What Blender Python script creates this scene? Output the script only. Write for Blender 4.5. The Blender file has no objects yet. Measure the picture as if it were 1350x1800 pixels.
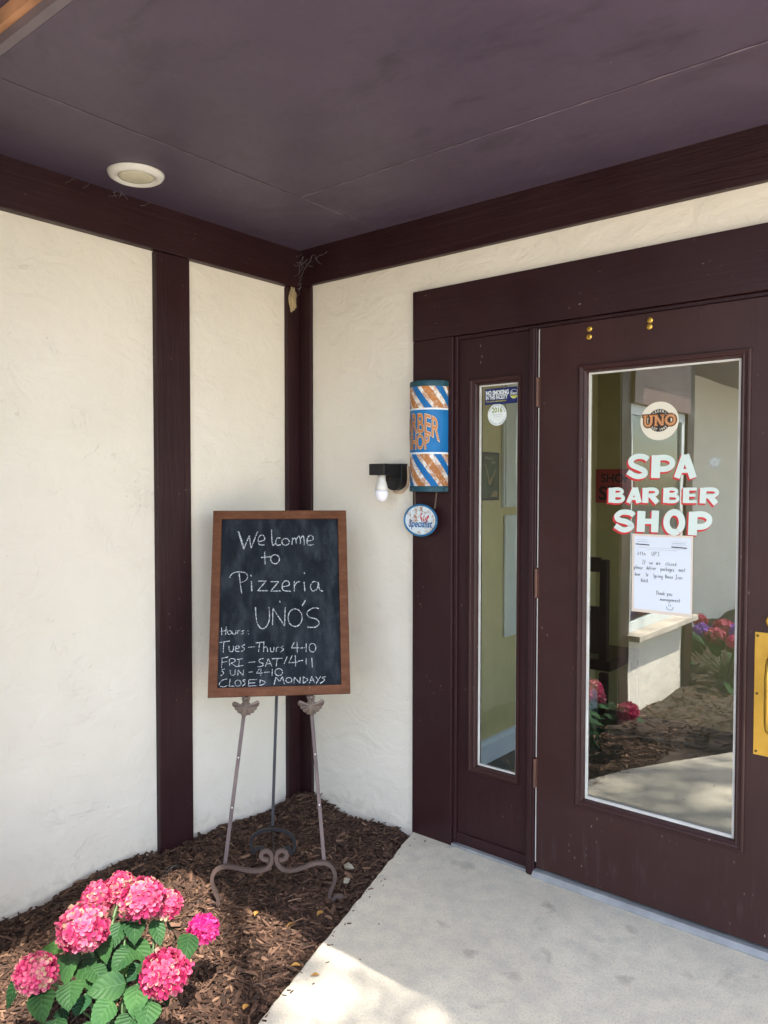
import bpy, bmesh, math, random
import numpy as np
from mathutils import Vector, Matrix

rnd = random.Random(7)
nrng = np.random.default_rng(7)
sc = bpy.context.scene
col = sc.collection
R = math.radians

# ------------------------------------------------------------------ camera
CAM = np.array([2.572, -2.509, 1.42])
YAW, PITCH, ROLL, FPX = R(39.524), R(-1.916), R(0.05), 1369.5
_f = np.array([-math.sin(YAW)*math.cos(PITCH), math.cos(YAW)*math.cos(PITCH), math.sin(PITCH)])
_r = np.array([math.cos(YAW), math.sin(YAW), 0.0])
_u = np.cross(_r, _f)
_r2 = _r*math.cos(ROLL)+_u*math.sin(ROLL)
_u2 = -_r*math.sin(ROLL)+_u*math.cos(ROLL)
cam = bpy.data.cameras.new("camera")
cam.sensor_fit = 'VERTICAL'; cam.sensor_height = 24.0
cam.lens = FPX*24.0/1800.0
cam.clip_start = 0.02; cam.clip_end = 600
camo = bpy.data.objects.new("camera", cam); col.objects.link(camo)
_m = Matrix.Identity(4)
for i in range(3):
    _m[i][0] = _r2[i]; _m[i][1] = _u2[i]; _m[i][2] = -_f[i]; _m[i][3] = CAM[i]
camo.matrix_world = _m
sc.camera = camo

# ------------------------------------------------------------------ world, sun, exposure
SUNV = Vector((0.50, -0.336, 1.0)).normalized()
w = bpy.data.worlds.new("World"); sc.world = w; w.use_nodes = True
nt = w.node_tree
bg = nt.nodes['Background']; bg.inputs['Strength'].default_value = 0.15
sky = nt.nodes.new('ShaderNodeTexSky'); sky.sky_type = 'NISHITA'; sky.sun_disc = False
sky.sun_elevation = math.asin(SUNV.z); sky.sun_rotation = math.atan2(SUNV.x, SUNV.y)
sky.air_density = 1.0; sky.dust_density = 1.5; sky.ozone_density = 1.0
nt.links.new(sky.outputs[0], bg.inputs[0])
sl = bpy.data.lights.new("sun", 'SUN'); sl.energy = 3.5; sl.angle = R(0.53); sl.color = (1.0, 0.94, 0.86)
slo = bpy.data.objects.new("sun", sl); col.objects.link(slo)
slo.location = (8, -8, 12)
slo.rotation_euler = SUNV.to_track_quat('Z', 'Y').to_euler()
sc.view_settings.view_transform = 'Standard'; sc.view_settings.look = 'None'
sc.view_settings.gamma = 1.0; sc.view_settings.use_curve_mapping = False
sc.view_settings.exposure = 2.36
sc.cycles.max_bounces = 10; sc.cycles.diffuse_bounces = 6; sc.cycles.transparent_max_bounces = 16
sc.cycles.sample_clamp_indirect = 6.0
try:
    sc.cycles.use_denoising = True
except Exception:
    pass

# ------------------------------------------------------------------ measuring helpers (photo pixel -> point on a real plane)
def ray(x, y):
    return _r2*((x-675)/FPX) + _u2*(-(y-900)/FPX) + _f
def onB(x, y, Y=0.0):
    d = ray(x, y); return CAM + d*((Y-CAM[1])/d[1])
def onA(x, y, X=0.0):
    d = ray(x, y); return CAM + d*((X-CAM[0])/d[0])
def onG(x, y, Z=0.0):
    d = ray(x, y); return CAM + d*((Z-CAM[2])/d[2])
def onP(x, y, o, n):
    d = ray(x, y); n = np.array(n); return CAM + d*(((np.array(o)-CAM)@n)/(d@n))

# ------------------------------------------------------------------ mesh builder
class MB:
    def __init__(s): s.v = []; s.f = []; s.mi = []; s.uv = None
    def add(s, vs, fs, mi=0):
        b = len(s.v); s.v += [tuple(map(float, p)) for p in vs]
        s.f += [tuple(b+i for i in f) for f in fs]; s.mi += [mi]*len(fs); return b
    def box(s, x0, x1, y0, y1, z0, z1, mi=0):
        v = [(x, y, z) for z in (z0, z1) for y in (y0, y1) for x in (x0, x1)]
        s.add(v, [(0,2,3,1),(4,5,7,6),(0,1,5,4),(2,6,7,3),(0,4,6,2),(1,3,7,5)], mi)
    def prism(s, poly, axis, a0, a1, mi=0):
        # poly 2D list, extruded along axis 'x','y','z'
        n = len(poly)
        def p(q, a):
            return {'x': (a, q[0], q[1]), 'y': (q[0], a, q[1]), 'z': (q[0], q[1], a)}[axis]
        v = [p(q, a0) for q in poly]+[p(q, a1) for q in poly]
        f = [tuple(range(n))[::-1], tuple(range(n, 2*n))]
        f += [(i, (i+1) % n, n+(i+1) % n, n+i) for i in range(n)]
        s.add(v, f, mi)
    def tube(s, pts, rad, seg=8, mi=0, flat=None, cap=True):
        pts = [np.array(p, float) for p in pts]; n = len(pts)
        rads = rad if hasattr(rad, '__len__') else [rad]*n
        up = None; rings = []
        for i in range(n):
            t = pts[min(i+1, n-1)]-pts[max(i-1, 0)]; t = t/(np.linalg.norm(t)+1e-12)
            if up is None:
                a = np.array([0, 0, 1.0]) if abs(t[2]) < .9 else np.array([1.0, 0, 0])
                if flat is not None: a = np.array(flat, float)
                up = a - t*(a@t)
            else:
                up = up - t*(up@t)
            if flat is not None:
                a = np.array(flat, float); up = a - t*(a@t)
            up = up/(np.linalg.norm(up)+1e-12); sd = np.cross(t, up)
            rings.append([pts[i]+(up*math.cos(2*math.pi*k/seg+math.pi/seg)+sd*math.sin(2*math.pi*k/seg+math.pi/seg))*rads[i] for k in range(seg)])
        v = [p for r_ in rings for p in r_]
        f = [(i*seg+k, i*seg+(k+1) % seg, (i+1)*seg+(k+1) % seg, (i+1)*seg+k) for i in range(n-1) for k in range(seg)]
        if cap: f += [tuple(range(seg))[::-1], tuple((n-1)*seg+k for k in range(seg))]
        s.add(v, f, mi)
    def lathe(s, prof, o, ax=(0,0,1), seg=32, mi=0):
        ax = Vector(ax).normalized(); a = ax.orthogonal().normalized(); b = ax.cross(a); o = Vector(o)
        v = []; 
        for (r_, h) in prof:
            for k in range(seg):
                t = 2*math.pi*k/seg; v.append(o+ax*h+(a*math.cos(t)+b*math.sin(t))*r_)
        n = len(prof)
        f = [(i*seg+k, i*seg+(k+1) % seg, (i+1)*seg+(k+1) % seg, (i+1)*seg+k) for i in range(n-1) for k in range(seg)]
        if prof[0][0] > 1e-6: f.append(tuple(range(seg))[::-1])
        if prof[-1][0] > 1e-6: f.append(tuple((n-1)*seg+k for k in range(seg)))
        s.add(v, f, mi)
    def build(s, name, mats, parent=None, smooth=False, bevel=0):
        me = bpy.data.meshes.new(name); me.from_pydata(s.v, [], s.f); me.update()
        o = bpy.data.objects.new(name, me); col.objects.link(o)
        for m in (mats if isinstance(mats, (list, tuple)) else [mats]): me.materials.append(m)
        if any(s.mi): me.polygons.foreach_set('material_index', s.mi)
        if s.uv is not None:
            uvl = me.uv_layers.new(name='UVMap')
            li = np.empty(len(me.loops), dtype=np.int32); me.loops.foreach_get('vertex_index', li)
            uvl.data.foreach_set('uv', np.array(s.uv, dtype=np.float32)[li].ravel())
        bm = bmesh.new(); bm.from_mesh(me)
        if bevel >= 0: bmesh.ops.recalc_face_normals(bm, faces=bm.faces)
        bm.to_mesh(me); bm.free()
        if smooth: me.polygons.foreach_set('use_smooth', [True]*len(me.polygons))
        if bevel > 0:
            md = o.modifiers.new('bevel', 'BEVEL'); md.width = bevel; md.segments = 2; md.limit_method = 'ANGLE'; md.angle_limit = R(40)
        if parent is not None: o.parent = parent
        return o

def tag(o, label=None, cat=None, group=None, kind=None):
    if label: o['label'] = label
    if cat: o['category'] = cat
    if group: o['group'] = group
    if kind: o['kind'] = kind
    return o
def empty(name, label, cat, group=None):
    o = bpy.data.objects.new(name, None); col.objects.link(o); o.empty_display_size = .05
    return tag(o, label, cat, group)
def attr(o, name, vals):
    a = o.data.attributes.new(name, 'FLOAT', 'POINT'); a.data.foreach_set('value', np.asarray(vals, dtype=np.float32))

# ------------------------------------------------------------------ text to flat mesh data
def text_data(body, size=1.0, bold=0.0, align='CENTER', xs=1.0):
    cu = bpy.data.curves.new('t', 'FONT'); cu.body = body; cu.size = size; cu.offset = bold
    cu.align_x = align; cu.resolution_u = 3; cu.fill_mode = 'FRONT'
    o = bpy.data.objects.new('t', cu); col.objects.link(o)
    dg = bpy.context.evaluated_depsgraph_get(); dg.update()
    me = bpy.data.meshes.new_from_object(o.evaluated_get(dg))
    v = [(p.co.x*xs, p.co.y) for p in me.vertices]; f = [tuple(p.vertices) for p in me.polygons]
    bpy.data.objects.remove(o); bpy.data.curves.remove(cu); bpy.data.meshes.remove(me)
    return v, f
def put_text(mb, body, size, fn, bold=0.0, align='CENTER', xs=1.0, mi=0):
    v, f = text_data(body, size, bold, align, xs)
    mb.add([fn(a, b) for a, b in v], f, mi)
def arc_text(mb, body, size, fn, rad, a0, a1, mi=0, bold=0, top=True):
    n = len(body)
    for i, ch in enumerate(body):
        if ch == ' ': continue
        t = R(a0+(a1-a0)*(i/(max(1, n-1))))
        cx, cy = rad*math.cos(t), rad*math.sin(t)
        ro = t-math.pi/2 if top else t+math.pi/2
        v, f = text_data(ch, size, bold)
        mb.add([fn(cx+a*math.cos(ro)-b*math.sin(ro), cy+a*math.sin(ro)+b*math.cos(ro)) for a, b in v], f, mi)
def ribbon(mb, pts, wd, fn, mi=0, jit=0.0):
    """flat stroke through 2D points; fn maps 2D to 3D; wd = width or list"""
    P = [np.array(p, float) for p in pts]; n = len(P)
    W = wd if hasattr(wd, '__len__') else [wd]*n
    v = []
    for i in range(n):
        t = P[min(i+1, n-1)]-P[max(i-1, 0)]; t /= (np.linalg.norm(t)+1e-9)
        nn = np.array([-t[1], t[0]]); ww = W[i]*.5*(1+jit*(rnd.random()-.5))
        v.append(fn(*(P[i]+nn*ww))); v.append(fn(*(P[i]-nn*ww)))
    mb.add(v, [(2*i, 2*i+1, 2*i+3, 2*i+2) for i in range(n-1)], mi)
def smooth_pts(pts, n=6, closed=False):
    P = [np.array(p, float) for p in pts]; out = []
    m = len(P)
    for i in range(m if closed else m-1):
        g = (lambda k: P[k % m]) if closed else (lambda k: P[min(max(k, 0), m-1)])
        p0, p1, p2, p3 = g(i-1), g(i), g(i+1), g(i+2)
        for k in range(n):
            t = k/n
            out.append(.5*((2*p1)+(-p0+p2)*t+(2*p0-5*p1+4*p2-p3)*t*t+(-p0+3*p1-3*p2+p3)*t**3))
    if not closed: out.append(P[-1])
    return out
def ell(cx, cy, rx, ry, n=20, a0=60):
    return [(cx+rx*math.cos(R(a0)+2*math.pi*k/n), cy+ry*math.sin(R(a0)+2*math.pi*k/n)) for k in range(n+1)]

# ------------------------------------------------------------------ materials
def mat(name):
    m = bpy.data.materials.new(name); m.use_nodes = True
    t = m.node_tree; return m, t, t.nodes['Principled BSDF']
def N(t, typ, **kw):
    n = t.nodes.new('ShaderNode'+typ)
    for k, v in kw.items():
        if k.startswith('i_'):
            key = k[2:]; key = int(key) if key.isdigit() else key.replace('_', ' ')
            n.inputs[key].default_value = v
        else: setattr(n, k, v)
    return n
def ramp(t, fac, stops, interp='LINEAR'):
    r_ = N(t, 'ValToRGB'); e = r_.color_ramp.elements; r_.color_ramp.interpolation = interp
    while len(e) < len(stops): e.new(0.5)
    for i, (p, c) in enumerate(stops):
        e[i].position = p; e[i].color = (*c, 1) if len(c) == 3 else c
    t.links.new(fac, r_.inputs[0]); return r_.outputs[0]
def mixc(t, fac, a, b, mode='MIX'):
    m = N(t, 'Mix', data_type='RGBA', blend_type=mode)
    for sock, val in ((m.inputs[0], fac), (m.inputs[6], a), (m.inputs[7], b)):
        if isinstance(val, bpy.types.NodeSocket): t.links.new(val, sock)
        elif isinstance(val, (int, float)): sock.default_value = val
        else: sock.default_value = (*val, 1)
    return m.outputs[2]
def mth(t, op, a, b=None, clamp=False):
    m = N(t, 'Math', operation=op); m.use_clamp = clamp
    for i, val in enumerate((a, b)):
        if val is None: continue
        if isinstance(val, bpy.types.NodeSocket): t.links.new(val, m.inputs[i])
        else: m.inputs[i].default_value = val
    return m.outputs[0]
def coords(t, scale=(1, 1, 1), kind='Object', rot=(0, 0, 0)):
    c = N(t, 'TexCoord'); mp = N(t, 'Mapping'); mp.inputs['Scale'].default_value = scale; mp.inputs['Rotation'].default_value = rot
    t.links.new(c.outputs[kind], mp.inputs[0]); return mp.outputs[0]
def noise(t, vec, scale, detail=4, rough=.55, dist=0.0):
    n = N(t, 'TexNoise'); n.inputs['Scale'].default_value = scale; n.inputs['Detail'].default_value = detail
    n.inputs['Roughness'].default_value = rough; n.inputs['Distortion'].default_value = dist
    t.links.new(vec, n.inputs['Vector']); return n.outputs[0]
def bump(t, b, height, strength, dist=.01, prev=None):
    n = N(t, 'Bump'); n.inputs['Strength'].default_value = strength; n.inputs['Distance'].default_value = dist
    t.links.new(height, n.inputs['Height'])
    if prev is not None: t.links.new(prev, n.inputs['Normal'])
    if b is not None: t.links.new(n.outputs[0], b.inputs['Normal'])
    return n.outputs[0]

def simple(name, c, rough=.5, metal=0.0, var=.12, bscale=60, bstr=.08, spec=.5):
    m, t, b = mat(name); v = coords(t)
    n = noise(t, v, 9, 5)
    lo = tuple(x*(1-var) for x in c); hi = tuple(min(1, x*(1+var)) for x in c)
    t.links.new(ramp(t, n, [(.3, lo), (.7, hi)]), b.inputs['Base Color'])
    b.inputs['Roughness'].default_value = rough; b.inputs['Metallic'].default_value = metal
    b.inputs['Specular IOR Level'].default_value = spec
    if bstr: bump(t, b, noise(t, v, bscale, 4), bstr, .003)
    return m

def stucco():
    m, t, b = mat('stucco'); v = coords(t)
    big = noise(t, v, 2.2, 6, .6, .6)
    patch = noise(t, coords(t, (1, 1, 1.6), rot=(.5, .5, .3)), 5.5, 4, .5, 1.0)
    fine = noise(t, v, 85, 6, .65)
    mid = noise(t, v, 22, 5, .6, .8)
    # troweled ridges: lines where a distorted noise crosses a level
    rid = noise(t, coords(t, (1, 1, 1.8)), 3.4, 7, .55, 1.6)
    line = mth(t, 'ABSOLUTE', mth(t, 'SUBTRACT', rid, .5))
    crack = ramp(t, line, [(0.0, (1, 1, 1)), (.0055, (0, 0, 0))])
    mask = ramp(t, noise(t, v, 3.1, 3), [(.56, (0, 0, 0)), (.63, (1, 1, 1))])
    crm = mth(t, 'MULTIPLY', crack, mask)
    rid2 = noise(t, coords(t, (1.6, 1.6, .8), rot=(.4, .7, .2)), 7.5, 6, .6, 1.2)
    line2 = mth(t, 'ABSOLUTE', mth(t, 'SUBTRACT', rid2, .48))
    crack2 = ramp(t, line2, [(0.0, (1, 1, 1)), (.0065, (0, 0, 0))])
    mask2 = ramp(t, noise(t, v, 5.7, 3), [(.60, (0, 0, 0)), (.66, (1, 1, 1))])
    crm2 = mth(t, 'MULTIPLY', crack2, mask2)
    vo = N(t, 'TexVoronoi', feature='F1'); vo.inputs['Scale'].default_value = 30; t.links.new(v, vo.inputs['Vector'])
    pit = ramp(t, vo.outputs['Distance'], [(.05, (1, 1, 1)), (.11, (0, 0, 0))])
    pm = mth(t, 'MULTIPLY', pit, ramp(t, noise(t, v, 7, 3), [(.60, (0, 0, 0)), (.66, (1, 1, 1))]))
    base = ramp(t, big, [(.3, (.72, .655, .545)), (.7, (.77, .705, .60))])
    c1 = mixc(t, mth(t, 'MULTIPLY', crm, .07), base, (.34, .29, .24))
    c1 = mixc(t, mth(t, 'MULTIPLY', crm2, .04), c1, (.34, .29, .24))
    c2 = mixc(t, mth(t, 'MULTIPLY', pm, .26), c1, (.30, .27, .24))
    # splashed dirt just above the ground: a stain with its own ragged edge
    sep = N(t, 'SeparateXYZ'); t.links.new(v, sep.inputs[0])
    dz = mth(t, 'ADD', sep.outputs[2], mth(t, 'MULTIPLY', mth(t, 'SUBTRACT', mid, .5), .25))
    dirt = ramp(t, dz, [(.0, (.22, .22, .22)), (.05, (0, 0, 0))])
    c3 = mixc(t, dirt, c2, (.36, .30, .24))
    t.links.new(c3, b.inputs['Base Color']); b.inputs['Roughness'].default_value = .62
    b.inputs['Specular IOR Level'].default_value = .3
    h = mth(t, 'ADD', mth(t, 'MULTIPLY', patch, .85), mth(t, 'MULTIPLY', mid, .24))
    h = mth(t, 'ADD', h, mth(t, 'MULTIPLY', fine, .045))
    h = mth(t, 'SUBTRACT', h, mth(t, 'MULTIPLY', crm, .13))
    h = mth(t, 'SUBTRACT', h, mth(t, 'MULTIPLY', crm2, .12))
    h = mth(t, 'SUBTRACT', h, mth(t, 'MULTIPLY', pm, .14))
    bump(t, b, h, .52, .02)
    return m

def paint_wood(name, c=(.026, .0085, .0098), axis='z', grain=.35, rough=.42, chips=1.0, sc_=(1, 1, 1)):
    m, t, b = mat(name)
    s = {'x': (2.5, 45, 45), 'y': (45, 2.5, 45), 'z': (45, 45, 2.5)}[axis]
    v = coords(t); g = noise(t, coords(t, s), 1.0, 6, .6, .6)
    big = noise(t, v, 3.0, 5)
    lo = tuple(x*.86 for x in c); hi = tuple(x*1.16 for x in c)
    base = ramp(t, big, [(.3, lo), (.7, hi)])
    vo = N(t, 'TexVoronoi', feature='F1'); vo.inputs['Scale'].default_value = 55
    st = {'x': (.4, 1, 1), 'y': (1, .4, 1), 'z': (1, 1, .4)}[axis]
    t.links.new(coords(t, st), vo.inputs['Vector'])
    chip = ramp(t, vo.outputs['Distance'], [(.06, (1, 1, 1)), (.13, (0, 0, 0))])
    chip = mth(t, 'MULTIPLY', chip, ramp(t, noise(t, v, 6.0, 4, .6), [(.53, (0, 0, 0)), (.66, (1, 1, 1))]))
    c1 = mixc(t, mth(t, 'MULTIPLY', chip, .6*chips), base, (.38, .32, .28))
    dust = ramp(t, noise(t, v, 11, 6, .7), [(.60, (0, 0, 0)), (.85, (1, 1, 1))])
    c2 = mixc(t, mth(t, 'MULTIPLY', dust, .05), c1, (.26, .22, .21))
    b.inputs['Specular IOR Level'].default_value = .28
    if name == 'door_paint':
        sp_ = N(t, 'SeparateXYZ'); t.links.new(v, sp_.inputs[0])
        low = ramp(t, mth(t, 'ADD', sp_.outputs[2], mth(t, 'MULTIPLY', noise(t, v, 7, 4), .25)), [(.25, (1, 1, 1)), (.40, (0, 0, 0))])
        scf = ramp(t, noise(t, coords(t, (38, 38, 5)), 1.0, 5, .65), [(.56, (0, 0, 0)), (.72, (1, 1, 1))])
        c2 = mixc(t, mth(t, 'MULTIPLY', mth(t, 'MULTIPLY', low, scf), .11), c2, (.22, .19, .19))
    t.links.new(c2, b.inputs['Base Color'])
    t.links.new(ramp(t, noise(t, v, 5, 4), [(.3, (rough-.08,)*3), (.7, (rough+.12,)*3)]), b.inputs['Roughness'])
    n1 = bump(t, None, g, grain, .006)
    bump(t, b, noise(t, v, 120, 3), .06, .002, n1)
    return m

def soffit_mat():
    m, t, b = mat('soffit_paint'); v = coords(t)
    big = noise(t, v, 1.6, 6, .65, .8)
    base = ramp(t, big, [(.3, (.068, .047, .076)), (.7, (.092, .065, .098))])
    blot = ramp(t, noise(t, coords(t, (1, 2.2, 1)), 4.0, 7, .7, .5), [(.55, (0, 0, 0)), (.72, (1, 1, 1))])
    c1 = mixc(t, mth(t, 'MULTIPLY', blot, .62), base, (.028, .019, .026))
    vo = N(t, 'TexVoronoi', feature='F1'); vo.inputs['Scale'].default_value = 26; t.links.new(v, vo.inputs['Vector'])
    chip = ramp(t, vo.outputs['Distance'], [(.03, (1, 1, 1)), (.07, (0, 0, 0))])
    chip = mth(t, 'MULTIPLY', chip, ramp(t, noise(t, v, 6.0, 4, .6), [(.56, (0, 0, 0)), (.66, (1, 1, 1))]))
    c2 = mixc(t, mth(t, 'MULTIPLY', chip, .6), c1, (.35, .32, .33))
    t.links.new(c2, b.inputs['Base Color']); b.inputs['Roughness'].default_value = .48
    n1 = bump(t, None, noise(t, v, 2.6, 4, .5), .6, .03)
    bump(t, b, noise(t, coords(t, (4, 60, 4)), 1.0, 5), .12, .004, n1)
    return m

def concrete():
    m, t, b = mat('concrete'); v = coords(t)
    big = noise(t, v, 1.7, 6, .6, .4); fine = noise(t, v, 160, 4, .7); mid = noise(t, v, 14, 6, .65)
    base = ramp(t, big, [(.3, (.565, .505, .385)), (.7, (.69, .625, .485))])
    c1 = mixc(t, ramp(t, mid, [(.42, (0, 0, 0)), (.72, (.6, .6, .6))]), base, (.42, .39, .335))
    c2 = mixc(t, ramp(t, fine, [(.50, (0, 0, 0)), (.72, (.75, .75, .75))]), c1, (.29, .27, .235))
    st = ramp(t, noise(t, v, 6.5, 3, .5, .6), [(.62, (0, 0, 0)), (.74, (1, 1, 1))])
    c3 = mixc(t, mth(t, 'MULTIPLY', st, .45), c2, (.14, .125, .105))
    vo = N(t, 'TexVoronoi', feature='F1'); vo.inputs['Scale'].default_value = 18; t.links.new(v, vo.inputs['Vector'])
    sp = ramp(t, vo.outputs['Distance'], [(.05, (1, 1, 1)), (.09, (0, 0, 0))])
    sp = mth(t, 'MULTIPLY', sp, ramp(t, noise(t, v, 4.0, 3), [(.55, (0, 0, 0)), (.62, (1, 1, 1))]))
    c4 = mixc(t, mth(t, 'MULTIPLY', sp, .6), c3, (.12, .10, .085))
    t.links.new(c4, b.inputs['Base Color']); b.inputs['Roughness'].default_value = .85
    n1 = bump(t, None, noise(t, coords(t, (3, 60, 1), rot=(0, 0, .35)), 1.0, 4), .10, .003)
    bump(t, b, fine, .30, .003, n1)
    return m

def attr_ramp_mat(name, att, stops, rough=.8, transl=0.0, bsc=90, bst=.2, spec=.3):
    m, t, b = mat(name)
    a = N(t, 'Attribute', attribute_name=att)
    c = ramp(t, a.outputs['Fac'], stops)
    v = coords(t)
    c = mixc(t, mth(t, 'MULTIPLY', ramp(t, noise(t, v, bsc, 4), [(.35, (0, 0, 0)), (.75, (1, 1, 1))]), .35), c, tuple(x*.55 for x in stops[0][1]), 'MIX')
    t.links.new(c, b.inputs['Base Color']); b.inputs['Roughness'].default_value = rough
    b.inputs['Specular IOR Level'].default_value = spec
    if bst: bump(t, b, noise(t, v, bsc*1.5, 4), bst, .003)
    if transl:
        tr = N(t, 'BsdfTranslucent'); t.links.new(c, tr.inputs[0])
        mx = N(t, 'MixShader'); mx.inputs[0].default_value = transl
        out = t.nodes['Material Output']
        t.links.new(b.outputs[0], mx.inputs[1]); t.links.new(tr.outputs[0], mx.inputs[2]); t.links.new(mx.outputs[0], out.inputs[0])
    return m

def leaf_mat(name, dark=(.020, .066, .022), lite=(.050, .125, .034), vein=(.11, .22, .09), transl=.25):
    m, t, b = mat(name)
    uv = N(t, 'UVMap'); sep = N(t, 'SeparateXYZ'); t.links.new(uv.outputs[0], sep.inputs[0])
    sa = mth(t, 'ABSOLUTE', mth(t, 'SUBTRACT', sep.outputs[0], .5))       # 0 mid, .5 edge
    ph = mth(t, 'FRACT', mth(t, 'SUBTRACT', mth(t, 'MULTIPLY', sep.outputs[1], 6.5), mth(t, 'MULTIPLY', sa, 3.4)))
    d = mth(t, 'ABSOLUTE', mth(t, 'SUBTRACT', ph, .5))
    side = ramp(t, d, [(.0, (1, 1, 1)), (.09, (0, 0, 0))])
    midv = ramp(t, sa, [(.012, (1, 1, 1)), (.03, (0, 0, 0))])
    vein_f = mth(t, 'MAXIMUM', mth(t, 'MULTIPLY', side, .55), midv)
    v = coords(t)
    base = ramp(t, noise(t, v, 14, 4), [(.3, dark), (.72, lite)])
    yel = ramp(t, noise(t, v, 23, 4, .6), [(.66, (0, 0, 0)), (.8, (1, 1, 1))])
    edge = ramp(t, sa, [(.36, (0, 0, 0)), (.5, (1, 1, 1))])
    base = mixc(t, mth(t, 'MULTIPLY', mth(t, 'MULTIPLY', yel, edge), .8), base, (.20, .19, .05))
    oi_ = N(t, 'ObjectInfo')
    base = mixc(t, mth(t, 'MULTIPLY', oi_.outputs['Random'], .55), base, tuple(x*.45 for x in dark))
    c = mixc(t, mth(t, 'MULTIPLY', vein_f, .26), base, vein)
    t.links.new(c, b.inputs['Base Color']); b.inputs['Roughness'].default_value = .55; b.inputs['Specular IOR Level'].default_value = .22
    h = mth(t, 'SUBTRACT', mth(t, 'MULTIPLY', d, 1.5), mth(t, 'MULTIPLY', midv, .8))
    n1 = bump(t, None, h, .5, .006)
    bump(t, b, noise(t, v, 160, 3), .2, .002, n1)
    tr = N(t, 'BsdfTranslucent'); t.links.new(c, tr.inputs[0])
    mx = N(t, 'MixShader'); mx.inputs[0].default_value = transl; out = t.nodes['Material Output']
    t.links.new(b.outputs[0], mx.inputs[1]); t.links.new(tr.outputs[0], mx.inputs[2]); t.links.new(mx.outputs[0], out.inputs[0])
    return m

def glass_mat(name, boost=4.8, tint=(.90, .95, .91)):
    m, t, b = mat(name); t.nodes.remove(b)
    tr = N(t, 'BsdfTransparent'); tr.inputs[0].default_value = (*tint, 1)
    gl = N(t, 'BsdfGlossy'); gl.inputs['Roughness'].default_value = 0.0; gl.inputs['Color'].default_value = (.97, 1, .98, 1)
    fr = N(t, 'Fresnel'); fr.inputs['IOR'].default_value = 1.5
    v = coords(t); bn = bump(t, None, noise(t, v, 2.3, 2), .06, .01)
    t.links.new(bn, gl.inputs['Normal'])
    f = mth(t, 'MULTIPLY', fr.outputs[0], boost, True)
    mx = N(t, 'MixShader'); t.links.new(f, mx.inputs[0]); t.links.new(tr.outputs[0], mx.inputs[1]); t.links.new(gl.outputs[0], mx.inputs[2])
    t.links.new(mx.outputs[0], t.nodes['Material Output'].inputs[0]); return m
def clear_mat(name, tint=(.97, .98, .97)):
    m, t, b = mat(name); t.nodes.remove(b)
    tr = N(t, 'BsdfTransparent'); tr.inputs[0].default_value = (*tint, 1)
    t.links.new(tr.outputs[0], t.nodes['Material Output'].inputs[0]); return m

M = {}
M['stucco'] = stucco()
M['brown_x'] = paint_wood('brown_paint_x', axis='x')
M['brown_y'] = paint_wood('brown_paint_y', axis='y')
M['brown_z'] = paint_wood('brown_paint_z', axis='z')
M['rough_x'] = paint_wood('rough_brown_x', axis='x', grain=.6, chips=.5)
M['rough_y'] = paint_wood('rough_brown_y', axis='y', grain=.35, chips=.5)
M['rough_z'] = paint_wood('rough_brown_z', axis='z', grain=.45, chips=.8)
M['trim_x'] = paint_wood('trim_paint_x', axis='x', grain=.18)
M['trim_z'] = paint_wood('trim_paint_z', axis='z', grain=.18)
M['door'] = paint_wood('door_paint', c=(.036, .0138, .0128), axis='z', grain=.12, rough=.40)
M['soffit'] = soffit_mat()
M['concrete'] = concrete()
M['glass'] = glass_mat('window_glass', 6.2, (.70, .72, .69))
M['sideglass'] = glass_mat('sidelight_glass', 1.6, (.93, .96, .92))
M['clear'] = clear_mat('glass_edge')
M['alu'] = simple('aluminium', (.33, .335, .33), .45, .35, .2, 40, .15)
M['brass'] = simple('aged_brass', (.62, .38, .07), .33, .9, .18, 30, .12)
M['brass_dark'] = simple('tarnished_brass', (.12, .07, .02), .5, .6, .2)
M['hinge'] = simple('rusty_hinge', (.10, .045, .03), .5, .3, .3, 60, .2)
M['weather'] = simple('weatherstrip', (.55, .52, .47), .7, 0, .15)
M['rawply'] = simple('raw_plywood', (.52, .26, .13), .75, 0, .25, 40, .3)
M['greytrim'] = simple('grey_trim', (.16, .13, .14), .6, 0, .15)
M['white'] = simple('white_plastic', (.70, .67, .60), .45, 0, .04, 40, .03)
M['lens'] = simple('diffuser', (.62, .57, .42), .5, 0, .05, 40, .03)
M['black'] = simple('black_metal', (.012, .012, .013), .45, .2, .3, 50, .1)
M['bulbglass'] = simple('bulb_glass', (.82, .78, .82), .25, 0, .02, 10, 0)
M['foam'] = simple('old_caulk', (.55, .40, .26), .9, 0, .3, 50, .5)
M['mud'] = simple('dry_mud', (.34, .26, .14), .95, 0, .3, 70, .9)
M['iron'] = simple('easel_iron', (.10, .066, .056), .52, .25, .30, 45, .25)
M['iron_dark'] = simple('easel_iron_dark', (.030, .028, .032), .5, .4, .25, 45, .2)
M['bronze'] = simple('shell_bronze', (.17, .125, .098), .55, .4, .35, 60, .35)
M['web'] = simple('spider_web', (.30, .29, .30), .9, 0, .2, 40, 0)
M['stone'] = simple('stone', (.33, .29, .21), .9, 0, .3, 40, .6)
M['paper'] = simple('paper', (.60, .63, .68), .7, 0, .02, 20, .05)
M['paperedge'] = simple('laminate_edge', (.62, .52, .43), .4, 0, .05, 20, 0)
M['ink'] = simple('ink', (.015, .015, .02), .6, 0, .1, 20, 0)
M['greyink'] = simple('grey_ink', (.30, .31, .34), .6, 0, .1, 20, 0)
M['lettwhite'] = simple('sign_white', (.56, .63, .575), .45, 0, .04, 30, .05)
M['lettred'] = simple('sign_red', (.52, .018, .022), .45, 0, .10, 30, .05)
M['cream'] = simple('sticker_cream', (.66, .60, .47), .4, 0, .02, 20, 0)
M['navy'] = simple('sticker_navy', (.010, .018, .105), .35, 0, .08, 20, 0)
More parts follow.
